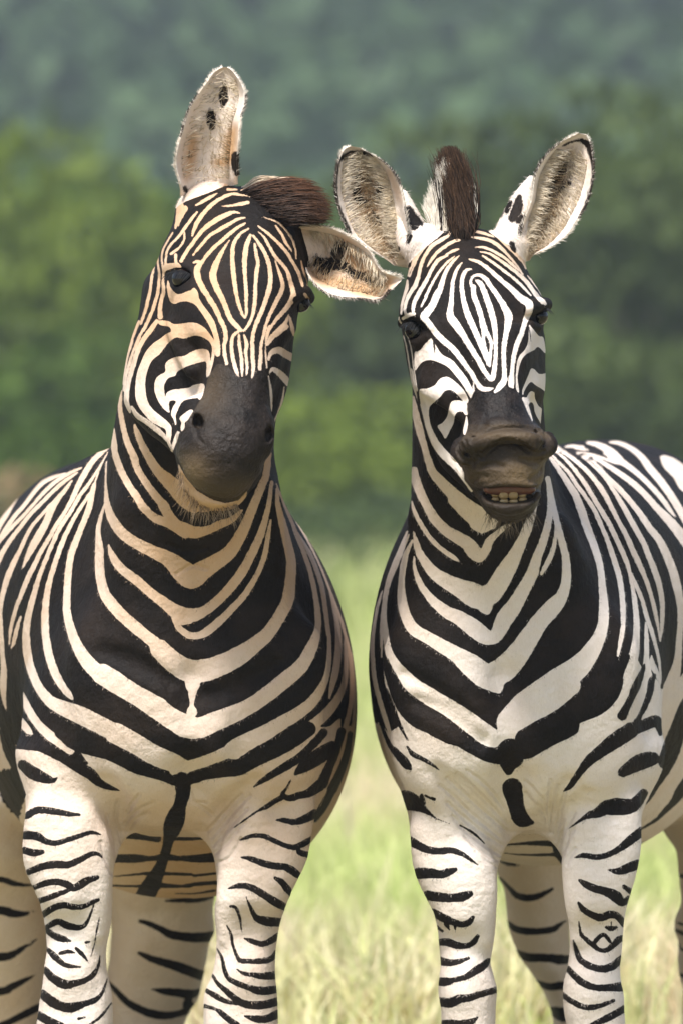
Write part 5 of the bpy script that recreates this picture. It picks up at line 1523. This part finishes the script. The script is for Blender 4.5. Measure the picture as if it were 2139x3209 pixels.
br.rope(2, [(*W3(1890, 1500, 2.05), .035), (*W3(1890, 1760, 2.16), .028), (*W3(1890, 2150, 2.18), .022), (*W3(1890, 2650, 2.16), .03), (*W3(1890, 2900, 2.16), .008)], k=.05)
for q, (x, yy) in enumerate(((1055, 1720), (1290, 1720))):
    br.blob(1, W3c('F', x, yy, .085), (.11, .075, .10), k=.07)
br.blob(1, W3c('F', 1010, 1560, .06), (.09, .06, .12), k=.06, rot=.5)
br.blob(1, W3c('F', 1330, 1560, .06), (.09, .06, .12), k=.06, rot=-.5)
br.rope(1, [(*W3c('c11', 960, 1080, .105), .012), (*W3c('c11', 985, 1350, .10), .016), (*W3c('c11', 985, 1650, .11), .010)], k=.03)
br.rope(1, [(*W3c('c12', 650, 1080, .105), .012), (*W3c('c12', 660, 1350, .10), .016), (*W3c('c12', 680, 1650, .11), .010)], k=.03)
br.blob(1, W3c('c11', 830, 2060, .125), (.035, .04, .05), k=.03)
br.blob(1, W3c('c12', 780, 2060, .125), (.035, .04, .05), k=.03)
br.surf_rope(1, 'F', [(985, 1200, .03), (1010, 1380, .05), (1080, 1580, .05), (1140, 1720, .03)], .012, k=.06)
br.surf_rope(1, 'F', [(1270, 1240, .03), (1260, 1380, .05), (1225, 1580, .05), (1185, 1720, .03)], .012, k=.06)
br.surf_rope(1, 'F', [(1160, 1560, .012), (1165, 1700, .02), (1175, 1840, .016)], .010, k=.05, op='-')
br.surf_rope(1, 'c11', [(760, 420, .010), (900, 600, .016), (1060, 780, .016), (1120, 960, .010)], .008, k=.03, op='-')
br.surf_rope(1, 'c11', [(620, 330, .010), (720, 520, .016), (860, 760, .014), (1000, 960, .008)], .006, k=.025, op='-')
br.surf_rope(1, 'c12', [(600, 420, .010), (520, 560, .016), (470, 720, .016), (520, 920, .010)], .008, k=.03, op='-')
br.surf_rope(1, 'c12', [(720, 520, .010), (640, 660, .014), (600, 820, .012), (620, 960, .008)], .006, k=.025, op='-')
br.surf_rope(1, 'c9', [(330, 1480, .008), (470, 1570, .014), (640, 1680, .014), (800, 1790, .008)], .004, k=.02, op='-')
br.surf_rope(1, 'c9', [(420, 1690, .008), (600, 1770, .014), (760, 1890, .014), (900, 1990, .008)], .005, k=.02, op='-')
br.surf_rope(1, 'c11', [(520, 800, .02), (600, 1100, .03), (720, 1400, .02)], .008, k=.04)
br.surf_rope(1, 'c11', [(860, 1050, .02), (880, 1250, .03), (860, 1450, .02)], .008, k=.04)
br.surf_rope(1, 'c12', [(1050, 600, .02), (1000, 950, .03), (920, 1350, .02)], .008, k=.04)
br.surf_rope(1, 'c12', [(740, 750, .02), (740, 1050, .03), (760, 1350, .02)], .008, k=.04)
# head
br.column(0, [(170, 500, 830, -.09, .0, 680), (230, 400, 960, -.135, .03, 690), (300, 330, 1040, -.17, .05, 700), (380, 275, 1095, -.20, .06, 705), (480, 215, 1158, -.225, .07, 715), (600, 188, 1218, -.25, .07, 725), (720, 160, 1290, -.27, .07, 740), (840, 128, 1322, -.29, .06, 760),
              (940, 138, 1312, -.305, .05, 775), (1040, 172, 1275, -.32, .04, 790), (1200, 205, 1278, -.34, .02, 810), (1400, 240, 1290, -.365, -.02, 830), (1540, 270, 1285, -.38, -.06, 840)], k=0.02, p=2.3, chart='c3')
br.column(0, [(-300, 100, 1235, -.27, .07, 760), (-150, 115, 1240, -.29, .07, 770), (0, 135, 1238, -.30, .06, 780), (150, 172, 1238, -.31, .05, 790), (300, 210, 1222, -.32, .03, 800), (450, 248, 1208, -.33, .0, 810), (560, 282, 1205, -.335, -.03, 820), (650, 320, 1205, -.34, -.06, 840),
              (800, 390, 1228, -.36, -.11, 860), (900, 480, 1222, -.38, -.15, 880), (1000, 590, 1205, -.40, -.2, 900), (1100, 690, 1180, -.41, -.25, 930)], k=0.02, p=2.1, chart='c4')
br.column(0, [(-350, 450, 1170, -.345, -.1, 790), (-150, 520, 1150, -.37, -.14, 820), (50, 580, 1110, -.395, -.18, 840), (200, 615, 1090, -.413, -.21, 850), (330, 605, 1125, -.43, -.24, 870), (430, 600, 1155, -.445, -.26, 890), (520, 570, 1225, -.462, -.28, 910), (590, 535, 1285, -.475, -.30, 915),
              (660, 512, 1306, -.482, -.31, 920), (720, 520, 1292, -.484, -.31, 925), (790, 565, 1245, -.486, -.31, 925), (860, 592, 1238, -.488, -.31, 925), (930, 615, 1226, -.486, -.31, 930), (985, 665, 1195, -.478, -.31, 940), (1015, 740, 1140, -.465, -.31, 945)], k=0.02, p=2.5, chart='c4')
# lower lip and chin
br.column(0, [(960, 660, 1205, -.40, -.25, 940), (1040, 690, 1204, -.452, -.26, 945), (1100, 708, 1192, -.468, -.27, 950), (1160, 738, 1165, -.470, -.28, 955), (1220, 790, 1120, -.458, -.29, 960), (1270, 860, 1050, -.435, -.30, 960), (1290, 910, 1010, -.42, -.31, 960)], k=0.008, p=2.3, chart='c4')
# open mouth
br.rope(0, [pt('c4', 735, 1005, -.455, .005), pt('c4', 800, 980, -.475, .006), pt('c4', 950, 955, -.480, .007), pt('c4', 1090, 970, -.475, .006), pt('c4', 1170, 990, -.455, .005)], k=.008)
br.rope(0, [pt('c4', 735, 1060, -.440, .006), pt('c4', 800, 1125, -.458, .008), pt('c4', 950, 1160, -.468, .0105), pt('c4', 1090, 1125, -.462, .008), pt('c4', 1185, 1050, -.440, .006)], k=.012)
br.blob(0, W3c('c4', 955, 1048, -.475), (.050, .055, .0145), k=.006, op='-')
br.rope(0, [pt('c4', 722, 1020, -.45, .006), pt('c4', 790, 1035, -.465, .011), pt('c4', 880, 1046, -.475, .0135), pt('c4', 1030, 1046, -.475, .0135), pt('c4', 1110, 1030, -.46, .011), pt('c4', 1165, 1015, -.452, .006)], k=.005, op='-')
# curled upper lip: rolls, nostril flaps, folds
br.rope(0, [pt('c4', 625, 640, -.476, .011), pt('c4', 700, 625, -.486, .012), pt('c4', 800, 590, -.492, .012), pt('c4', 950, 560, -.492, .0125), pt('c4', 1080, 580, -.492, .012), pt('c4', 1165, 600, -.486, .012)], k=.009)
br.rope(0, [pt('c4', 760, 700, -.488, .006), pt('c4', 830, 630, -.494, .008), pt('c4', 960, 590, -.498, .0085), pt('c4', 1050, 620, -.496, .008), pt('c4', 1160, 670, -.49, .006)], k=.008)
br.rope(0, [pt('c4', 615, 600, -.462, .012), pt('c4', 610, 650, -.468, .015), pt('c4', 640, 710, -.47, .011)], k=.01)
br.rope(0, [pt('c4', 545, 640, -.43, .012), pt('c4', 530, 710, -.435, .013), pt('c4', 580, 760, -.455, .009)], k=.012)
br.rope(0, [pt('c4', 1185, 550, -.462, .011), pt('c4', 1192, 610, -.468, .012), pt('c4', 1165, 665, -.47, .009)], k=.008)
br.rope(0, [pt('c4', 1262, 590, -.43, .013), pt('c4', 1268, 650, -.44, .016), pt('c4', 1200, 700, -.458, .012)], k=.01)
br.rope(0, [pt('c4', 1222, 560, -.462, .004), pt('c4', 1224, 600, -.466, .006), pt('c4', 1205, 650, -.472, .004)], k=.005, op='-')
br.rope(0, [pt('c4', 583, 610, -.455, .003), pt('c4', 582, 660, -.46, .005), pt('c4', 610, 720, -.47, .004)], k=.006, op='-')
br.rope(0, [pt('c4', 700, 745, -.488, .004), pt('c4', 790, 695, -.492, .008), pt('c4', 880, 628, -.497, .007), pt('c4', 960, 618, -.50, .007), pt('c4', 1050, 652, -.498, .008), pt('c4', 1140, 708, -.49, .007), pt('c4', 1205, 715, -.478, .004)], k=.005, op='-')
br.rope(0, [pt('c4', 640, 605, -.47, .003), pt('c4', 760, 552, -.472, .006), pt('c4', 900, 522, -.474, .006), pt('c4', 1050, 527, -.474, .006), pt('c4', 1160, 547, -.468, .004)], k=.005, op='-')
br.surf_rope(0, 'c4', [(560, 640, .003), (600, 720, .005), (660, 790, .003)], .003, k=.006, op='-')
br.surf_rope(0, 'c4', [(700, 830, .003), (800, 800, .004), (900, 820, .003)], .002, k=.006, op='-')
br.surf_rope(0, 'c4', [(1050, 760, .003), (1150, 780, .004), (1210, 760, .003)], .002, k=.006, op='-')
br.surf_rope(0, 'c4', [(640, 940, .004), (700, 900, .005), (760, 900, .003)], .002, k=.008, op='-')
br.surf_rope(0, 'c4', [(1130, 920, .003), (1190, 880, .004), (1220, 840, .003)], .002, k=.008, op='-')
br.surf_rope(0, 'c4', [(820, 470, .006), (920, 480, .008), (1000, 470, .006)], .004, k=.015)
# brows
br.rope(0, [pt('c3', 150, 950, -.185, .007), pt('c3', 190, 885, -.22, .0115), pt('c3', 250, 868, -.25, .0115), pt('c3', 335, 915, -.272, .009), pt('c3', 390, 985, -.285, .006)], k=.013)
br.rope(0, [pt('c3', 225, 1080, -.23, .006), pt('c3', 290, 1110, -.26, .007), pt('c3', 360, 1065, -.28, .006)], k=.011)
br.rope(0, [pt('c3', 1190, 830, -.275, .009), pt('c3', 1260, 800, -.24, .013), pt('c3', 1325, 795, -.20, .012)], k=.013)
br.rope(0, [pt('c3', 1210, 960, -.275, .005), pt('c3', 1260, 985, -.25, .006)], k=.011)
br.rope(0, [pt('c4', 300, 150, -.29, .004), pt('c4', 420, 250, -.33, .012), pt('c4', 520, 380, -.36, .005)], k=.04)
# ear roots
br.rope(4, [pt('c3', 330, 290, -.10, .034), pt('e3', 960, 1280, -.095, .032), pt('e3', 900, 1150, -.085, .028), pt('e3', 850, 950, -.075, .020), pt('e3', 800, 740, -.07, .010)], k=.02)
br.rope(4, [pt('c3', 1030, 300, -.10, .036), pt('e4', 420, 1280, -.095, .032), pt('e4', 480, 1080, -.085, .028), pt('e4', 560, 850, -.075, .020), pt('e4', 640, 650, -.07, .009)], k=.02)
RIGHT_EYES = []
for c, x, y, r, push in (('c3', 268, 1005, .0195, .0115), ('c3', 1268, 893, .0165, .010)):
    px_, py_ = ch(c, x, y)
    yf = br.front(px_, py_) or -0.2
    cc = np.array(W3(px_, py_, yf + push))
    RIGHT_EYES.append((cc, r))
    br.blob(0, cc - np.array((0, .004, 0)), (r * 1.06, r * 1.06, r * .86), k=.006, op='-')

EAR_R1 = [(700, 1500, 870, 1530, -.09, -.08, .02), (620, 1440, 862, 1470, -.105, -.095, .03), (440, 1325, 850, 1300, -.12, -.11, .045), (320, 1245, 862, 1150, -.125, -.115, .055), (240, 1180, 850, 1000, -.125, -.12, .06), (160, 1030, 832, 900, -.125, -.12, .06), (95, 830, 815, 780, -.12, -.12, .06), (65, 650, 775, 620, -.12, -.12, .055),
          (75, 490, 735, 525, -.115, -.12, .05), (105, 350, 650, 420, -.11, -.115, .042), (145, 255, 540, 330, -.105, -.11, .03), (195, 212, 420, 265, -.10, -.105, .018), (240, 200, 330, 215, -.10, -.10, .005)]
EAR_R2 = [(540, 1540, 620, 1520, -.09, -.09, .02), (535, 1480, 650, 1475, -.10, -.10, .025), (520, 1350, 730, 1430, -.115, -.115, .035), (520, 1250, 870, 1362, -.12, -.12, .05), (545, 1100, 975, 1285, -.12, -.125, .058), (600, 950, 1060, 1205, -.12, -.125, .06), (640, 820, 1120, 1110, -.12, -.125, .06), (655, 680, 1190, 1000, -.12, -.125, .06),
          (680, 560, 1250, 880, -.12, -.12, .055), (745, 435, 1300, 690, -.115, -.115, .05), (835, 325, 1320, 500, -.11, -.11, .04), (950, 228, 1305, 340, -.105, -.105, .028), (1080, 158, 1280, 220, -.10, -.10, .014), (1150, 125, 1235, 140, -.10, -.10, .004)]

def tint_right(V, N, px, py, lab):
    t = np.full(len(V), 0.10)
    t += np.where(lab == 1, 0.22 * np.exp(-((px - 1480) / 200) ** 2) * np.clip((2050 - py) / 300, 0, 1), 0)
    t += np.where(lab == 1, 0.16 * np.clip((1480 - px) / 260, 0, 1), 0)
    t += np.where(lab == 2, 0.16, 0) + np.where(lab == 3, 0.25, 0)
    t += np.where(lab == 0, 0.62 * np.clip((930 - py) / 120, 0, 1), 0)
    r = np.where(lab == 0, 0.8 * np.exp(-(((px - 1650) / 70) ** 2 + ((py - 1480) / 50) ** 2)) + 0.35 * np.clip((py - 1440) / 60, 0, 1) * np.clip((1530 - py) / 30, 0, 1)
                 + 0.5 * np.exp(-(((px - 1590) / 130) ** 2 + ((py - 1365) / 14) ** 2)) + 0.35 * np.exp(-(((px - 1575) / 50) ** 2 + ((py - 1335) / 14) ** 2)), 0)
    return np.clip(t, 0, 1), np.clip(r + np.where((lab == 0) & (py > 1330), .15, 0), 0, 1)

Z2 = empty('zebra', (W3(1600, 1600, 0)[0], 0.9, 0.0))
tag(Z2, 'zebra with curled lip baring its teeth and upright brown mane between spread ears', 'zebra', 'zebras standing side by side')
skin2, inner2 = build_skin('right', Z2, br, COAT_RIGHT, [('e3', EAR_R1), ('e4', EAR_R2)], EARS_RIGHT, tint_right, -12,
    lambda c: (c[:, 1] < 0.10) & (((c[:, 2] > W3(0, 1660, -.3)[2]) & (c[:, 1] < -.34)) | ((c[:, 2] > W3(0, 1500, -.2)[2]) & (c[:, 1] < .10))), 0.105)
# ------------------------------------------------------------------ eyes, lashes, manes, ear hair, whiskers, teeth
def eyes(root, body, spots, lash):
    for (c, r), (c0, x0, y0, x1, y1) in zip(spots, lash):
        V, F = tris_sphere(c, (r, r, r * .92))
        e = mesh_np('eye', V, [F], EYE, root, True, offset=root.location)
        n = 26
        a = np.linspace(0, 1, n)[:, None]
        A = np.array(W3c(c0, x0, y0, c[1] - r * .8)); B = np.array(W3c(c0, x1, y1, c[1] - r * .8))
        R = A * (1 - a) + B * a + np.array((0, 0, .006)) * np.sin(a * np.pi)
        R[:, 1] -= .004 * np.sin(a[:, 0] * np.pi)
        dr = np.stack([np.sign(c[0] - root.location.x) * (0.006 + .010 * np.abs(a[:, 0] - .5)), -0.010 + 0 * a[:, 0], -0.010 - .004 * RNG.random(n)], 1)
        V, F, C = strands(R, R + dr * .6 + np.array((0, -.003, .002)), R + dr * 1.2, np.full(n, .0009), np.full((n, 3), .012), np.full((n, 3), .02), 3)
        mesh_np('eyelashes', V, [F], HAIR, e, True, {'col': C}, offset=root.location)
eyes(Z1, bl, LEFT_EYES, [('c1', 200, 930, 395, 940), ('c1', 1262, 1130, 1335, 1165)])
eyes(Z2, br, RIGHT_EYES, [('c3', 165, 950, 345, 985), ('c3', 1240, 838, 1335, 820)])

def lerp(a, b, t): return a + (b - a) * t
def col_mix(a, b, t): return np.array(a)[None] * (1 - t[:, None]) + np.array(b)[None] * t[:, None]

def charts_to_world(c, P, y):
    ox, oy, s = CHARTS[c]
    px, py = ox + P[:, 0] / s, oy + P[:, 1] / s
    k = PX * (D + y) / D
    return np.stack([(px - 1069.5) * k, y, CZ + (1604.5 - py) * k], 1)

# right zebra: upright mane
n = 6500
s = RNG.uniform(-1, 1, n); dp = RNG.uniform(0, 1, n) ** 0.8          # across, front to back
yroot = -.165 + dp * .16
rx = 655 + s * (26 + 74 * np.clip(dp * 2.2, 0, 1)); ry = 330 - 150 * np.clip(dp * 1.6, 0, 1)
roots = charts_to_world('c3', np.stack([rx, ry], 1), yroot + .006)
ln = np.clip(.25 + dp * 1.6, 0, 1)
tipx = 1312 + s * 140 * (1 - .2 * np.abs(s)) + RNG.normal(0, 28, n) + np.where(RNG.random(n) < .15, RNG.normal(0, 60, n), 0); tipy = 190 + 170 * np.abs(s) ** 2.2 + RNG.exponential(70, n) + np.where(RNG.random(n) < .2, RNG.uniform(0, 380, n), 0)
full = charts_to_world('e3', np.stack([tipx, tipy], 1), yroot + .02 + RNG.normal(0, .012, n))
tips = roots + (full - roots) * ln[:, None]
mids = (roots + tips) / 2 + RNG.normal(0, .010, (n, 3)) + np.array((.012, -.004, 0)) * ln[:, None]
t = RNG.random(n)
cr = col_mix((.006, .005, .004), (.014, .010, .008), t); ct = col_mix((.018, .011, .007), (.12, .065, .035), t ** 1.5)
Vs, Fs, Cs = [], [], []
def push(V, F, C):
    off = sum(len(v) for v in Vs)
    Vs.append(V); Fs.append(F + off); Cs.append(C)
push(*strands(roots, mids, tips, np.full(n, .0012), cr, ct))
# white fringes beside it
n = 2600
u = RNG.random(n)
side = np.where(RNG.random(n) < .72, 0, 1)
bx = np.where(side == 0, lerp(1120, 1300, RNG.random(n)), lerp(1500, 1570, RNG.random(n)))
by = np.where(side == 0, lerp(1150, 1120, u), lerp(1180, 1060, u))
q = RNG.random(n)
tx = np.where(side == 0, bx - lerp(0, 80, RNG.random(n)) + (bx - 1200) * .25 + RNG.normal(0, 22, n), bx - 30 + 60 * RNG.random(n))
ty = np.where(side == 0, lerp(1000, 470, np.clip((bx - 1080) / 170, 0, 1)) + RNG.normal(0, 45, n) - 60 * np.clip((bx - 1230) / 60, 0, 1), by - lerp(150, 470, q))
yr = -.10 + .06 * RNG.random(n)
roots = charts_to_world('e3', np.stack([bx, by], 1), yr)
tips = charts_to_world('e3', np.stack([tx, ty], 1), yr + .01)
mids = (roots + tips) / 2 + RNG.normal(0, .003, (n, 3)) + np.array((.006, -.004, 0))
darkb = (np.abs(bx - 1222) < 14) & (side == 0)
cw = col_mix((.72, .64, .50), (.82, .77, .68), RNG.random(n)); cw[darkb] = (.03, .022, .018)
push(*strands(roots, mids, tips, np.full(n, .0011), cw, cw * .97))
# crest down the back of the neck, banded like the coat
n = 2600
v = RNG.random(n)
yc = lerp(.03, .40, v); zc = lerp(W3(1430, 720, 0)[2], W3(1560, 1400, .4)[2], v ** .9)
xc = lerp(W3(1440, 700, 0)[0], W3(1600, 1400, .4)[0], v) + RNG.normal(0, .012, n)
roots = np.stack([xc, yc, zc], 1)
L = lerp(.05, .05, v) * RNG.uniform(.8, 1.05, n)
tips = roots + np.stack([RNG.normal(0, .012, n), L * .9, L * .55], 1)
band = np.sin(v * 46) > -.1
cw = np.where(band[:, None], col_mix((.025, .018, .014), (.05, .03, .02), RNG.random(n)), col_mix((.7, .6, .46), (.8, .73, .6), RNG.random(n)))
ct = np.where(band[:, None], (.06, .035, .02), (.40, .28, .17))
push(*strands(roots, (roots + tips) / 2 + np.array((0, -.01, .01)), tips, np.full(n, .0016), cw, ct, 3))
mesh_np('mane', np.vstack(Vs), [np.vstack(Fs)], HAIR, Z2, True, {'col': np.vstack(Cs)}, offset=Z2.location)

# left zebra: mane flopped over to one side
Vs, Fs, Cs = [], [], []
n = 6500
a = RNG.random(n); b = RNG.random(n)
# roots along the parting, tips on a rounded bunch to the right
rx = lerp(850, 1170, a ** 1.4) + RNG.normal(0, 18, n); ry = lerp(285, 505, a ** .75) + RNG.normal(0, 16, n)
far = RNG.random(n) ** .55
ex = lerp(1490, 1540, a) - 210 * np.abs(a - .62) ** 1.5; ey = lerp(195, 512, a)
ex = ex + RNG.normal(0, 34, n); ey = ey + RNG.normal(0, 26, n)
tx = lerp(rx + 120, ex, far); ty = lerp(ry, ey, far)
mx = lerp(rx, tx, .5); my = lerp(ry, ty, .5) - lerp(130, 60, a) * far
yr = -.155 - .06 * a
roots = charts_to_world('c1', np.stack([rx, ry], 1), yr + .008)
dpt = RNG.random(n)
tips = charts_to_world('c1', np.stack([tx, ty], 1), yr - .015 + .06 * dpt * far)
mids = charts_to_world('c1', np.stack([mx, my], 1), yr - .045 + .09 * dpt) + RNG.normal(0, .005, (n, 3))
t = RNG.random(n)
cr = col_mix((.009, .007, .0065), (.022, .016, .013), t); ct = col_mix((.03, .018, .011), (.20, .085, .038), t * lerp(.15, .9, far) * lerp(1.1, .40, a))
push(*strands(roots, mids, tips, np.full(n, .0013), cr, ct, 6))
# pale outer side of the flopped mane
n = 1500
a = RNG.random(n)
rx = lerp(800, 900, a); ry = lerp(250, 262, a) + RNG.normal(0, 10, n)
tx = lerp(1020, 1270, RNG.random(n)); ty = 172 + RNG.normal(0, 12, n) + .05 * (tx - 1020)
yr = np.full(n, -.10)
roots = charts_to_world('c1', np.stack([rx, ry], 1), yr)
tips = charts_to_world('c1', np.stack([tx, ty], 1), yr - .02 + .03 * RNG.random(n))
mids = charts_to_world('c1', np.stack([lerp(rx, tx, .45), np.minimum(ry, ty) - 45 + 22 * RNG.random(n)], 1), yr - .01 + .02 * RNG.random(n))
cw = col_mix((.70, .58, .42), (.82, .75, .62), RNG.random(n)); ct = col_mix((.6, .48, .34), (.36, .24, .14), RNG.random(n))
push(*strands(roots, mids, tips, np.full(n, .0014), cw, ct, 6))
n = 2600
v = RNG.random(n)
yc = lerp(.02, .40, v); zc = lerp(W3(740, 700, 0)[2], W3(560, 1380, .4)[2], v ** .9)
xc = lerp(W3(740, 690, 0)[0], W3(560, 1380, .4)[0], v) + RNG.normal(0, .012, n)
roots = np.stack([xc, yc, zc], 1)
L = lerp(.10, .05, v) * RNG.uniform(.8, 1.05, n)
tips = roots + np.stack([L * .5 + RNG.normal(0, .012, n), L * .6, L * .6], 1)
band = np.sin(v * 46) > -.1
cw = np.where(band[:, None], col_mix((.025, .018, .014), (.05, .03, .02), RNG.random(n)), col_mix((.7, .6, .46), (.8, .73, .6), RNG.random(n)))
ct = np.where(band[:, None], (.06, .035, .02), (.40, .28, .17))
push(*strands(roots, (roots + tips) / 2 + np.array((0, -.01, .01)), tips, np.full(n, .0016), cw, ct, 3))
mesh_np('mane', np.vstack(Vs), [np.vstack(Fs)], HAIR, Z1, True, {'col': np.vstack(Cs)}, offset=Z1.location)

# hair inside the ears: tufts that lean over the cup from the rim
def ear_hair(root, inner, spec, coat_dark):
    Vs, Fs, Cs = [], [], []
    E, T = paint_ears(coat_dark)
    for (chart, vi), (n, from_right) in zip(inner, spec):
        nr, nc, _ = vi.shape
        i = RNG.uniform(.10, .80, n) * (nr - 1); j = RNG.uniform(0.02, .98, n)
        j = np.where(RNG.random(n) < .62, 1 - (1 - j) ** 2 if from_right else j ** 2, j)
        j = np.clip(j, .16, .84) * (nc - 1)
        i0, j0 = i.astype(int), j.astype(int)
        R = vi[i0, j0] * (1 - (i - i0))[:, None] + vi[np.minimum(i0 + 1, nr - 1), j0] * (i - i0)[:, None]
        cen = vi[i0, nc // 2]
        up = vi[np.minimum(i0 + 2, nr - 1), j0] - vi[np.maximum(i0 - 2, 0), j0]
        up /= np.linalg.norm(up, axis=1)[:, None] + 1e-9
        inw = cen - R; inw[:, 1] = 0
        L = np.linalg.norm(inw, axis=1)[:, None] + 1e-6
        dirn = inw / L * np.clip(L / .03, 0, 1) + up * RNG.uniform(.1, .8, (n, 1)) + np.array((0, -.35, 0)) + RNG.normal(0, .22, (n, 3))
        dirn /= np.linalg.norm(dirn, axis=1)[:, None]
        ln = RNG.uniform(.008, .030, (n, 1))
        px, py = chart_of(R)
        e = E.sample(px, py); tn = T.sample(px, py)
        pale = col_mix((.76, .66, .50), (.50, .36, .20), np.clip(tn * .8 + RNG.normal(0, .2, n), 0, 1))
        dk = col_mix((.07, .05, .032), (.20, .14, .08), RNG.random(n))
        f = np.clip(.5 + (e + RNG.normal(0, 5, n)) / 8, 0, 1)[:, None]
        c = dk * (1 - f) + pale * f
        tips = R + dirn * ln
        V, F, C = strands(R, (R + tips) / 2 + np.array((0, -.004, 0)), tips, np.full(n, .0008), c * .85, c, 3)
        off = sum(len(v) for v in Vs); Vs.append(V); Fs.append(F + off); Cs.append(C)
        # fuzz along both rims
        m = 900
        i = RNG.uniform(.1, .97, m) * (nr - 1); i0 = i.astype(int); fr = (i - i0)[:, None]
        jj = np.where(RNG.random(m) < .5, 0, nc - 1)
        R = vi[i0, jj] * (1 - fr) + vi[np.minimum(i0 + 1, nr - 1), jj] * fr
        out = R - vi[i0, nc // 2]; out[:, 1] *= .2
        out /= np.linalg.norm(out, axis=1)[:, None] + 1e-6
        up = vi[np.minimum(i0 + 2, nr - 1), jj] - vi[np.maximum(i0 - 2, 0), jj]
        up /= np.linalg.norm(up, axis=1)[:, None] + 1e-9
        px, py = chart_of(R)
        f = np.clip(.5 + (E.sample(px, py) + RNG.normal(0, 4, m)) / 6, 0, 1)[:, None]
        c = col_mix((.03, .022, .016), (.07, .05, .035), RNG.random(m)) * (1 - f) + col_mix((.72, .62, .5), (.8, .74, .65), RNG.random(m)) * f
        tips = R + (out * RNG.uniform(.2, 1, (m, 1)) + up * .9 + RNG.normal(0, .25, (m, 3))) * RNG.uniform(.0025, .0065, (m, 1))
        V, F, C = strands(R - out * .002, (R + tips) / 2, tips, np.full(m, .0007), c, c, 2)
        off = sum(len(v) for v in Vs); Vs.append(V); Fs.append(F + off); Cs.append(C)
    mesh_np('ear_hair', np.vstack(Vs), [np.vstack(Fs)], HAIR, root, True, {'col': np.vstack(Cs)}, offset=root.location)
ear_hair(Z1, inner1, [(420, True), (800, False)], EARS_LEFT)
ear_hair(Z2, inner2, [(2000, True), (2000, False)], EARS_RIGHT)

def whiskers(root, body, chart, pts, n, L, drop, cols):
    R, T = [], []
    P = crom([(x, y, 0) for x, y in pts], 10)
    tries = 0
    while len(R) < n and tries < n * 4:
        tries += 1
        q = P[RNG.integers(len(P))]
        px, py = ch(chart, q[0] + RNG.normal(0, 14), q[1] + RNG.normal(0, 10))
        y = body.front(px, py, -.55, -.1)
        if y is None or abs(q[0] - pts[len(pts) // 2][0]) > 300: continue
        r = np.array(W3(px, py, y + .002))
        d = np.array((RNG.normal(drop[0], .35) + (px - ch(chart, *pts[len(pts) // 2])[0]) * .004, RNG.normal(drop[1], .25), RNG.normal(drop[2], .25)))
        d /= np.linalg.norm(d)
        R.append(r); T.append(r + d * RNG.uniform(.4, 1) * L)
    R, T = np.array(R), np.array(T)
    k = RNG.random(len(R))
    c = col_mix(cols[0], cols[1], k)
    V, F, C = strands(R, (R + T) / 2 + np.array((0, -.004, .003)), T, np.full(len(R), .0006), c, c * 1.2, 3)
    mesh_np('whiskers', V, [F], HAIR, root, True, {'col': C}, offset=root.location)
whiskers(Z1, bl, 'c2', [(560, 1250), (600, 1400), (720, 1520), (880, 1555), (1020, 1520)], 170, .045, (-.1, -.15, -1), ((.06, .04, .025), (.42, .30, .18)))
whiskers(Z2, br, 'c4', [(760, 1200), (830, 1250), (950, 1280), (1060, 1260), (1150, 1180)], 110, .036, (0, -.2, -1), ((.03, .022, .016), (.22, .16, .10)))

# teeth and gum of the right zebra
def tooth(cx, cy, w, h, d, y):
    V, F = tris_sphere((0, 0, 0), (1, 1, 1), 16, 12)
    V = np.sign(V) * np.abs(V) ** .68
    c = np.array(W3c('c4', cx, cy, y))
    taper = 1 - .18 * (V[:, 2:3] + 1) / 2
    V = np.concatenate([V[:, :1] * taper, V[:, 1:]], 1)
    return V * np.array((w, d, h)) + c, F
u = PX / 2.6133
TE = []
for cx, cy, w, h, y in ((786, 1026, 30, 30, -.430), (838, 1040, 37, 34, -.441), (906, 1050, 41, 38, -.449), (984, 1052, 42, 38, -.450), (1056, 1040, 38, 36, -.443), (1112, 1022, 29, 32, -.431)):
    V, F = tooth(cx, cy - 4, w * u, h * u * .9, .006, y + .003)
    mesh_np('tooth', V, [F], TEETH, Z2, True, offset=Z2.location)
for cx, cy, w, h, y in ((836, 1088, 36, 20, -.440), (908, 1102, 39, 20, -.446), (986, 1104, 40, 20, -.447), (1060, 1088, 38, 21, -.440)):
    V, F = tooth(cx, cy - 4, w * u, h * u * .9, .006, y + .003)
    mesh_np('tooth', V, [F], TEETH, Z2, True, offset=Z2.location)
V, F = tris_sphere((0, 0, 0), (1, 1, 1), 28, 14)
V = np.sign(V) * np.abs(V) ** .8 * np.array((.044, .015, .0115)) + np.array(W3c('c4', 952, 1000, -.438))
mesh_np('gum', V, [F], GUM, Z2, True, offset=Z2.location)
